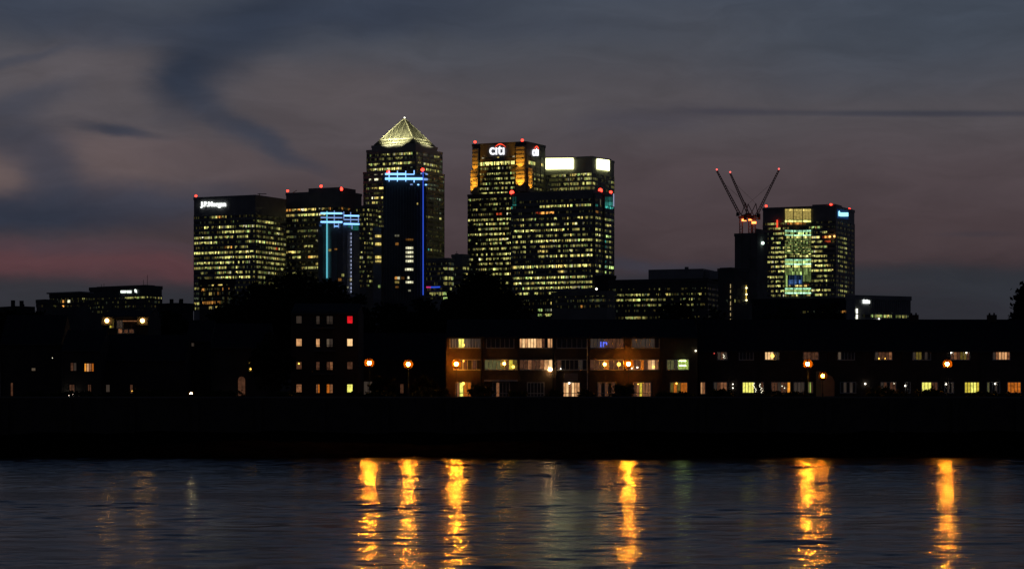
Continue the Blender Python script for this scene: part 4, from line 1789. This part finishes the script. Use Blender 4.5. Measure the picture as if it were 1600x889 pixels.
def house(x0, x1, Y, yeave, yridge, label, wall=M_brick, depth=9.0, chim=False, cat='terraced house', name='terraced_house',
          group='terraced houses by the river', gable_l=False, gable_r=False, pier=True):
    X0, X1 = (x0 - CX) / F * Y, (x1 - CX) / F * Y
    ze = zz(yeave, Y)
    zr = zz(yridge, Y + depth / 2)
    r = thing(name, ((X0 + X1) / 2, Y, GZ), label, cat, group)
    mb = MB()
    g = .004
    mb.box(X0 + g, X1 - g, Y, Y + depth, GZ - .3, ze, wall)
    for xs, on in ((X0 + g, True), (X1 - g, True)):
        mb.face([(xs, Y, ze), (xs, Y + depth, ze), (xs, Y + depth / 2, zr - .15)], wall)
    if pier:
        mb.box(X0 + g, X0 + .22, Y - .16, Y - .003, GZ - .3, ze - .05, wall)
    # plinth and floor band
    mb.box(X0 + .25, X1 - g, Y - .05, Y - .003, GZ - .2, GZ + .35, wall)
    mb.build('wall', r)
    mb = MB()
    e = .35
    for y0_, y1_ in ((Y - e, Y + depth / 2), (Y + depth + e, Y + depth / 2)):
        zlo = ze - .12
        mb.face([(X0 + g, y0_, zlo), (X1 - g, y0_, zlo), (X1 - g, y1_, zr), (X0 + g, y1_, zr)], M_roofd)
        mb.face([(X0 + g, y0_, zlo - .14), (X1 - g, y0_, zlo - .14), (X1 - g, y1_, zr - .14), (X0 + g, y1_, zr - .14)], M_roofd)
    mb.box(X0 + g, X1 - g, Y - e - .08, Y - e + .02, ze - .34, ze - .12, M_black)
    rf = mb.build('roof', r)
    if chim:
        mb = MB()
        xc_ = X0 + (X1 - X0) * .45
        mb.box(xc_ - .55, xc_ + .55, Y + depth / 2 - .4, Y + depth / 2 + .4, zr - .8, zr + .55, M_brick2)
        for k in (-.28, .28):
            mb.bar((xc_ + k, Y + depth / 2, zr + .54), (xc_ + k, Y + depth / 2, zr + .8), .11, M_brick2, 8)
        mb.build('chimney', rf)
    return r


def pipe(r, px, ya, yb_, Y, m=M_black):
    mb = MB()
    mb.bar(pt(px, ya, Y - .14), pt(px, yb_, Y - .14), .06, m, 6)
    mb.build('downpipe', r)


YF = 300.0
hs = [(697, 754.5), (754.5, 809.5), (809.5, 866.5), (866.5, 919.5), (919.5, 975.5), (975.5, 1034), (1034, 1090)]
LB = ['end terrace house at left with the brightest street lamp before it',
      'terrace house with a pale canopy beam over its white french doors',
      'terrace house with the widest bright peach top window',
      'terrace house with a pale balcony panel over peach lit french doors',
      'terrace house with a blue television glow in its top window',
      'terrace house with a long amber lit middle window behind the centre lamp',
      'terrace house with a green lit window, right end of the three storey row']
H = []
for (x0, x1), lb in zip(hs, LB):
    H.append(house(x0, x1, YF, 525, 499, lb))
A, B_, C_, D, E, G_, I_ = H
TOP, MID, GRD = (527.5, 543), (562.5, 577), (598, 619)
window(A, YF, 703, 752, *TOP, 'cCcYYCCcccc', label='top window with one bright yellow bay')
bulb(A, 724, 539, YF, .2)
window(B_, YF, 760, 803, *TOP, 'dddddd')
o = window(C_, YF, 811.5, 864.5, *TOP, 'pPpPPPppndpp', label='wide bright peach window')
window(D, YF, 870, 917, *TOP, 'dddddd')
window(E, YF, 922, 974, *TOP, 'ccccnnnnn', label='curtained top window with a blue screen')
mb = MB()
for x0, x1, y0, y1 in ((938, 939.6, 534, 542), (942, 943.4, 534, 542), (943.4, 948.5, 534.5, 536), (947, 948.5, 536, 539)):
    P0, P1 = pt(x0, y1, YF - .2), pt(x1, y0, YF - .2)
    mb.box(P0.x, P1.x, YF - .24, YF - .2, P0.z, P1.z, HM['b'])
mb.build('television_screen', E)
window(G_, YF, 987, 1030, *TOP, 'cccccd')
window(A, YF, 709, 752, *MID, 'onndnd')
bulb(A, 724.3, 564, YF, .13)
window(B_, YF, 757, 808, *MID, 'ggggknyk', label='middle window with green curtains and two lamps')
bulb(B_, 787.7, 568, YF, .24, M_hall)
bulb(B_, 802, 573, YF, .26)
window(C_, YF, 811.5, 863.5, *MID, 'nnNnnNpP')
bulb(C_, 860, 577, YF - .1, .28, M_porch, 'porch_lamp')
window(D, YF, 870, 917, *MID, 'nddddcd')
bulb(D, 876, 576, YF, .08, M_bulbw)
window(E, YF, 921.5, 974, *MID, 'nnnonnn')
bulb(E, 945, 569, YF, .26, M_hall)
bulb(E, 967, 569, YF, .32)
window(G_, YF, 978, 1029, *MID, 'oonnonpPN', label='long amber lit window')
bulb(G_, 987, 575, YF, .12, M_bulbw)
bulb(G_, 996, 574, YF, .12, M_bulbw)
bulb(G_, 1021, 573, YF, .2)
window(I_, YF, 1042, 1076, *MID, 'ggcGGG', label='green lit window')
mb = MB()
for y in (564.2, 571.5):
    P0, P1 = pt(1061, y + 1, YF - .2), pt(1072, y - 1, YF - .2)
    mb.box(P0.x, P1.x, YF - .2, YF - .16, P0.z + .12, P1.z - .06, M_strip)
mb.build('strip_light', I_)
window(A, YF, 712, 736, *GRD, 'NYoo', door=True)
bulb(A, 724, 599, YF, .24)
window(B_, YF, 770, 796, *GRD, 'dNddd', door=True)
window(C_, YF, 824, 850, *GRD, 'ddddd', door=True)
window(D, YF, 880, 906, *GRD, 'pPNPpp', door=True, label='peach lit french doors')
bulb(D, 889.5, 598.5, YF, .14, M_bulbw)
window(E, YF, 934, 961, *GRD, 'ndndn', door=True)
window(G_, YF, 990, 1017, *GRD, 'nNyNNN', door=True)
bulb(G_, 997, 600, YF, .1)
window(I_, YF, 1047, 1074, 598, 613, 'kokoo')
bulb(I_, 1057, 599, YF, .14)
# canopy beam, balcony panel, downpipes
mb = MB()
P0, P1 = pt(756.5, 596, YF), pt(809, 593.3, YF)
mb.box(P0.x, P1.x, YF - .9, YF - .003, P0.z, P1.z, M_white)
mb.build('canopy_beam', B_)
mb = MB()
P0, P1 = pt(882, 595, YF), pt(903, 583, YF)
mb.box(P0.x, P1.x, YF - .35, YF - .003, P0.z, P1.z, mat('pale_balcony_panel', (.4, .34, .28), .8))
mb.build('balcony_panel', D)
for o, x in ((A, 751.5), (C_, 863.5), (D, 917.8), (G_, 1032)):
    pipe(o, x, 527, 619, YF, M_white if x == 917.8 else M_black)
mb = MB()
mb.ball(pt(1087, 548, YF - .3), .12, M_tiny)
mb.build('alarm_lamp', I_)

# two storey terrace on the right
YG = 304.0
hb = [1092, 1147, 1186, 1236, 1294, 1350, 1410, 1470, 1532, 1596, 1652]
LB2 = ['low terrace house with fairy lights upstairs, left end of the two storey row',
       'low terrace house with a plain dark four bay upper window and bright yellow ground window',
       'low terrace house with a warm lit upper window above a dim pink ground window',
       'low terrace house behind the right of centre street lamp',
       'low terrace house with white upper frames right of the lit gable wall',
       'low terrace house with a dim brown upper window holding two small lights',
       'low terrace house with a dull olive upper window and slotted yellow ground window',
       'low terrace house behind the rightmost street lamp with two bulbs upstairs',
       'low terrace house with an orange lit upper window near the right edge',
       'low terrace house cut off by the right edge of the picture']
K = []
for i, lb in enumerate(LB2):
    K.append(house(hb[i], hb[i + 1], YG, 546, 499, lb, wall=M_brick2, chim=(i in (6, 8)), pier=(i % 2 == 0)))
UP, GR = (549.5, 561.5), (597.5, 613)
window(K[0], YG, 1121, 1136, *UP, 'cnc')
for k in range(7):
    bulb(K[0], 1128 + random.uniform(0, 6), 554 + k * .9, YG, .05, M_tiny, 'fairy_light')
bulb(K[0], 1116, 552, YG, .10, glow('dull_red_light', (1, .1, .08), .8), 'alarm_light')
window(K[1], YG, 1155, 1177, *UP, 'dddd')
window(K[2], YG, 1195, 1217, *UP, 'PPPcc', label='warm lit window')
bulb(K[2], 1207, 556, YG, .3)
window(K[3], YG, 1255, 1279, *UP, 'nnnn')
window(K[4], YG, 1309, 1335, *UP, 'Cdddd')
window(K[5], YG, 1367, 1394, *UP, 'cnnnN')
bulb(K[5], 1373.5, 560, YG, .1)
bulb(K[5], 1383, 560, YG, .08)
window(K[6], YG, 1426, 1454, *UP, 'ckkdcd')
window(K[7], YG, 1485, 1515, *UP, 'nNnkkn')
bulb(K[7], 1486.5, 550.5, YG, .14, M_bulbw)
bulb(K[7], 1510, 550.5, YG, .14, M_bulbw)
window(K[8], YG, 1551, 1578, *UP, 'cNpppN', label='orange lit window')
window(K[9], YG, 1612, 1636, *UP, 'ccc')
window(K[0], YG, 1093.5, 1102, 597.5, 615, 'pN', label='peach lit door')
window(K[0], YG, 1115, 1136, *GR, 'cnNN')
for y in (600, 606):
    bulb(K[0], 1145, y, YG, .09, M_bulbw)
window(K[1], YG, 1160, 1178, *GR, 'YYYY', label='bright yellow window')
for k in range(14):
    bulb(K[1], 1177 + (k % 2) * 10 + random.uniform(-1.5, 1.5) + k * .3, 599 + k * 1.05, YG, .07, M_tiny, 'fairy_light')
window(K[2], YG, 1188.5, 1193, *GR, 'n')
window(K[2], YG, 1205, 1235, *GR, 'nncnnO')
bulb(K[2], 1222, 603, YG, .08, M_tiny)
bulb(K[2], 1226, 606, YG, .08, M_tiny)
window(K[3], YG, 1240, 1257, *GR, 'ccc')
window(K[3], YG, 1262, 1270, *GR, 'gGn', label='narrow green lit window')
window(K[4], YG, 1313, 1337, *GR, 'dcdcd')
bulb(K[5], 1352, 599.5, YG, .14, M_bulbw, 'porch_light')
window(K[5], YG, 1376, 1400, *GR, 'cndnn')
bulb(K[5], 1397, 599, YG, .07, M_tiny)
window(K[6], YG, 1411, 1422, *GR, 'ddd')
bulb(K[6], 1414.5, 602.5, YG, .12, M_bulbw)
window(K[6], YG, 1440, 1465, *GR, 'YYYnn', label='slotted yellow window')
bulb(K[7], 1478.5, 600, YG, .12, M_bulbw)
window(K[7], YG, 1476, 1490, *GR, 'dcdc')
window(K[7], YG, 1507, 1530, *GR, 'yyYYy', label='bright yellow green window')
window(K[8], YG, 1542, 1562, *GR, 'gddcd')
bulb(K[8], 1555, 599.5, YG, .12, M_bulbw)
window(K[8], YG, 1574, 1595, *GR, 'oooo', label='orange curtained window')
window(K[9], YG, 1610, 1634, *GR, 'dddd')

# lit gable-ended outbuilding before the terrace
mb = MB()
P = [pt(1283, 619, 298), pt(1304, 619, 298), pt(1304, 595, 298), pt(1300, 588, 298), pt(1284, 579, 298), pt(1283, 580, 298)]
fr_ = [(q.x, 298, q.z) for q in P]
bk = [(q.x, 303, q.z) for q in P]
M_rend = mat('pale_render', (.34, .28, .22), .9, .2, .15, 1.0)
mb.face(fr_, M_rend)
mb.face(bk[::-1], M_rend)
for i in range(len(P)):
    j = (i + 1) % len(P)
    mb.face([fr_[i], bk[i], bk[j], fr_[j]], M_rend)
o = mb.build('outbuilding')
tag(o, 'small pale gabled outbuilding lit by the lower lamp', 'outbuilding')

# four storey flats on the left of the terrace
YL = 306.0
f = house(455, 560, YL, 487, 474, 'four storey flats with a red lit top right window', wall=M_brick3, cat='block of flats',
          name='flats_building', group='dark buildings on the left bank', depth=11)
rows = (499.5, 535, 571, 606.5)
spec = [('c', 'c', 'cc', 'r'), ('p', 'p', 'Cc', 'P'), ('n', 'n', 'nN', 'n'), ('N', 'No', 'oN', 'Y')]
for y, (a, b_, c4, d_) in zip(rows, spec):
    hh = 5.5 if y < 600 else 6
    window(f, YL, 462.5, 472, y - hh, y + hh, a, M_black)
    window(f, YL, 493.5, 500, y - hh, y + hh + 1, b_, M_black)
    window(f, YL, 510, 520.5, y - hh, y + hh + 1, c4, M_black)
    window(f, YL, 542, 551.5, y - hh, y + hh, d_, M_black,
           label={'r': 'red lit top window', 'Y': 'yellow green lit ground window'}.get(d_))
    if y < 600:
        mb = MB()
        P0, P1 = pt(490, y + 14, YL), pt(524, y + 8.5, YL)
        mb.box(P0.x, P1.x, YL - 1.2, YL - .003, P0.z, P0.z + .12, M_conc)
        for k in range(12):
            x = P0.x + (P1.x - P0.x) * k / 11
            mb.bar((x, YL - 1.15, P0.z), (x, YL - 1.15, P1.z + .3), .02, M_black, 4)
        mb.bar((P0.x, YL - 1.15, P1.z + .3), (P1.x, YL - 1.15, P1.z + .3), .03, M_black, 4)
        mb.build('balcony', f)
bulb(f, 467, 568, YL, .13)

# floodlit flats far left
YN = 340.0
f2 = house(160, 232, YN, 494, 484, 'flats with two glaring floodlights on its top storey', wall=M_brick3, cat='block of flats',
           name='flats_building', group='dark buildings on the left bank', depth=12)
window(f2, YN, 171, 178, 499, 512, 'yk')
window(f2, YN, 182.5, 192, 501, 512.5, 'cc')
window(f2, YN, 184.5, 191.5, 514, 520.5, 'N')
window(f2, YN, 193.5, 200.5, 515, 520, 'n')
window(f2, YN, 201.5, 209.5, 515, 520, 'n')
mb = MB()
P0, P1 = pt(192, 502.3, YN), pt(214, 501, YN)
mb.box(P0.x, P1.x, YN - .2, YN - .05, P0.z, P1.z, HM['N'])
mb.build('shelf_light', f2)
for x, y in ((167, 501), (222.5, 501)):
    mb = MB()
    p_ = pt(x, y, YN - .9)
    mb.ball(p_, .26,
           glow('flat_floodlight', (1.0, .50, .12), 28, sampled=True))
    fl = mb.build('floodlight', f2)
    mb = MB()
    mb.box(p_.x - .75, p_.x + .75, p_.y + .17, p_.y + .30, p_.z - .6, p_.z + .5, M_black)  # plates added to keep the floodlight off the wall behind
    mb.box(p_.x - .75, p_.x + .75, p_.y - .25, p_.y + .17, p_.z - .66, p_.z - .58, M_black)
    mb.bar(p_ + Vector((0, .3, .1)), pt(x, y - 1, YN), .05, M_black)
    mb.build('added_light_shield', fl)

f3 = house(96, 158, 312, 545, 515, 'dark house with a narrow orange window pair and two low white lamps', wall=M_brick3,
           cat='house', name='house', group='dark buildings on the left bank')
window(f3, 312, 110, 120, 567, 579, 'nc', M_black)
window(f3, 312, 131.5, 147, 568, 580, 'OpNo', M_black)
window(f3, 312, 108, 117, 601, 612, 'nn', M_black)
window(f3, 312, 137, 143, 601, 617, 'nn', M_black)
bulb(f3, 113.5, 615, 311.5, .2, M_bulbw, 'porch_lamp')
bulb(f3, 107.3, 617, 311.5, .12, M_bulbw, 'porch_lamp')
bulb(f3, 82, 559, 311.8, .06, M_tiny, 'far_lamp')
f4 = house(0, 96, 318, 535, 492, 'large dark house at the left edge with one narrow dim window', wall=M_brick3, cat='house',
           name='house', group='dark buildings on the left bank')
window(f4, 318, 16.5, 21, 598, 618, 'n', M_black)
window(f4, 318, 49, 56, 575, 579, 'C', M_black)
f5 = house(158, 290, 316, 560, 523, 'wide low dark house below the floodlit flats', wall=M_brick3, cat='house', name='house',
           group='dark buildings on the left bank')
window(f5, 316, 203, 208, 601, 614, 'n', M_black)
bulb(f5, 206.5, 611, 316, .1)
window(f5, 316, 163, 172, 601, 612, 'c', M_black)
f6 = house(330, 420, 308, 540, 505, 'dark house with a small cluttered lit window over an arched one', wall=M_brick3, cat='house',
           name='house', group='dark buildings on the left bank')
window(f6, 308, 388.5, 396.5, 566, 580, 'kn', M_black)
for x, y in ((391.5, 576.5), (396, 577), (391.5, 567)):
    bulb(f6, x, y, 308, .13)
mb = MB()
pts_ = []
for k in range(9):
    a = math.pi * k / 8
    pts_.append((377.5 - 5.5 * math.cos(a), 594 - 6 * math.sin(a)))
poly = [pt(x, y, 307.9) for x, y in pts_] + [pt(383, 618, 307.9), pt(372, 618, 307.9)]
mb.face(poly, HM['n'])
mb.build('arched_window', f6)
bulb(f6, 349, 513.5, 312, .1, glow('dull_red_light', (1, .1, .08), .8), 'alarm_light')
bulb(f6, 358.5, 617.5, 307.5, .09, M_bulbw, 'porch_lamp')
f7 = house(560, 697, 322, 560, 520, 'dark low house behind the two left street lamps', wall=M_brick3, cat='house', name='house',
           group='dark buildings on the left bank')
window(f7, 322, 568, 582, 596, 616, 'cc', M_black)
window(f7, 322, 625, 631, 600, 614, 'nn', M_black)
f8 = house(290, 330, 322, 530, 500, 'narrow dark house between its wide low neighbour and the arched window house', wall=M_brick3,
           cat='house', name='house', group='dark buildings on the left bank')
window(f8, 322, 298, 304, 536, 541, 'c', M_black)

# far left roofs on the skyline
for (x0, x1, y, lb) in ((0, 52, 481, 'distant dark roof at the left edge of the skyline'),
                        (248, 302, 476, 'distant dark roof with small chimneys left of the broad tower')):
    t = Tower('distant_block', x0, (x0 + x1) / 2, x1, y, 700, 45, lb, 'building', M_roofd)
    for k in range(3):
        q = t.at(x0 + (x1 - x0) * (.2 + .28 * k), y, -2)
        t.mb.box(q.x - .5, q.x + .5, q.y, q.y + 1, t.zt, t.zt + random.uniform(1, 2.4), M_roofd)
    t.finish()


# ================================================================== STREET LAMPS
M_halo = mat('lamp_halo_tone', (0.0058, 0.0030, 0.0007), 1.0, 0.0, 0.2, 5)  # orange halo of the lamp put into the shell's colour


def street_lamp(px, py, Y, label, L=1000.0, r=.215, col=(1.0, .30, .014), name='street_lamp', halo_shield=True, wall_glow=0):
    p_ = pt(px, py, Y)
    root = thing(name, (p_.x, Y, GZ), label, 'street lamp', 'riverside street lamps')
    mb = MB()
    mb.bar((p_.x, Y, GZ), (p_.x, Y, GZ + .9), .10, M_black, 8, .085)
    mb.bar((p_.x, Y, GZ + .9), (p_.x, Y, p_.z - r - .10), .055, M_black, 8, .045)
    mb.bar((p_.x, Y, p_.z - r - .12), (p_.x, Y, p_.z - r - .02), .05, M_black, 8, .16)
    mb.bar((p_.x, Y, p_.z - r - .06), (p_.x, Y, p_.z - r - .01), r * 1.3, M_black, 12, r * 1.45)  # dish added under the globe to block its downward light
    mb.build('post', root)
    mb = MB()
    mb.bar((p_.x, Y, p_.z + r * .82), (p_.x, Y, p_.z + r + .12), r * 1.0, M_black, 10, .05)
    mb.bar((p_.x, Y, p_.z + r + .12), (p_.x, Y, p_.z + r + .25), .03, M_black, 6)
    cap = mb.build('lantern_cap', root)
    if halo_shield:
        # added half shell: keeps lamp light off the houses, shows an orange halo
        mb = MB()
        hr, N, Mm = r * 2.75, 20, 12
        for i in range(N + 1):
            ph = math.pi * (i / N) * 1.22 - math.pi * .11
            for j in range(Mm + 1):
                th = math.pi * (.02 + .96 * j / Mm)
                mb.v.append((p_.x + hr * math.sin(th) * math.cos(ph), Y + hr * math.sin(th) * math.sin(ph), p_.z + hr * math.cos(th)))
        k_ = mb.mi(M_halo)
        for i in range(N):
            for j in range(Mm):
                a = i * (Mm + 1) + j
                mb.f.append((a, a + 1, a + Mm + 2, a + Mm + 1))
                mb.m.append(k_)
        mb.build('added_halo_shield', cap)
    if wall_glow:  # added bulb behind the shell to put a glow on the wall
        mb = MB()
        mb.ball((p_.x, Y + r * 2.5, p_.z), .07, glow('added_wall_lamp_%d' % int(wall_glow), col, wall_glow, sampled=True), 8, 6)
        mb.build('added_wall_lamp', root)
    mb = MB()
    mb.ball(p_, r, glow('sodium_lamp_%d' % int(L), col, L, sampled=True), 12, 8)
    mb.build('lantern_globe', root, True)
    return root


street_lamp(577, 567, 288, 'leftmost tall orange street lamp, right of the four storey flats', 1000, wall_glow=120)
street_lamp(638, 569, 288, 'orange street lamp left of the small lit garden tree', 920, wall_glow=700)
street_lamp(713, 568.5, 297.6, 'orange street lamp before the left end of the three storey terrace', 1250, wall_glow=3200)
street_lamp(982, 568.5, 297.6, 'orange street lamp before the long amber window of the three storey terrace', 1250, wall_glow=2500)
street_lamp(1262, 568.5, 292, 'orange street lamp left of the pale gabled outbuilding', 1100, wall_glow=160)
street_lamp(1285.5, 587, 294, 'shorter lamp beside the pale gabled outbuilding', 160, .2, wall_glow=160)
street_lamp(1480, 568.5, 292, 'rightmost orange street lamp before the two storey terrace', 900, wall_glow=160)
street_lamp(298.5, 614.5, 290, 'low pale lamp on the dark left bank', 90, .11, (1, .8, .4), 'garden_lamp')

# ================================================================== SHRUBS on the promenade
sh = [(100, 612, 120, 'long low hedge at the left edge of the promenade'),
      (240, 608, 80, 'rounded hedge left of the low pale lamp'),
      (345, 610, 70, 'hedge right of the low pale lamp'),
      (440, 612, 60, 'low hedge under the left windows of the four storey flats'),
      (556, 611, 22, 'small bush under the yellow green ground window'),
      (600, 611, 50, 'low shrub between the two left street lamps'),
      (672, 606, 55, 'broad shrub lit orange right of the second street lamp'),
      (752, 598, 34, 'tall bush covering the left french doors of the terrace'),
      (810, 611, 30, 'low bush between canopy beam and plain french doors'),
      (865, 610, 26, 'low bush left of the peach lit french doors'),
      (916, 609, 24, 'low bush right of the peach lit french doors'),
      (974, 600, 32, 'dark bush under the centre street lamp'),
      (1055, 612, 60, 'low hedge below the amber ground window'),
      (1125, 609, 40, 'dark bush before the left end of the two storey row'),
      (1225, 611, 70, 'long hedge under the dim pink ground window'),
      (1385, 606, 60, 'rounded bush before the slotted yellow window house'),
      (1452, 608, 40, 'small bush at the foot of the slotted yellow window'),
      (1560, 613, 90, 'low hedge near the right edge of the promenade')]
for px, ytop, w, lb in sh:
    Y = 287.5
    X = (px - CX) / F * Y
    top = zz(ytop, Y)
    h = top - GZ
    W_ = w / F * Y / 2
    bl = [((X + W_ * k * .62, Y, GZ + h * .45 + random.uniform(-.05, .05)), (W_ * .5, .7, h * .55)) for k in (-1, -.4, .3, .9)]
    root = thing('shrub', (X, Y, GZ), lb, 'shrub', 'shrubs along the promenade')
    foliage('foliage', bl, int(500 + w * 22), .14, M_leaf2, root)
    mb = MB()
    for k in range(5):
        mb.bar((X + W_ * .3 * (k - 2), Y, GZ), (X + W_ * .42 * (k - 2), Y + .1, GZ + h * .7), .035, M_bark, 5, .015)
    mb.build('stem', root)
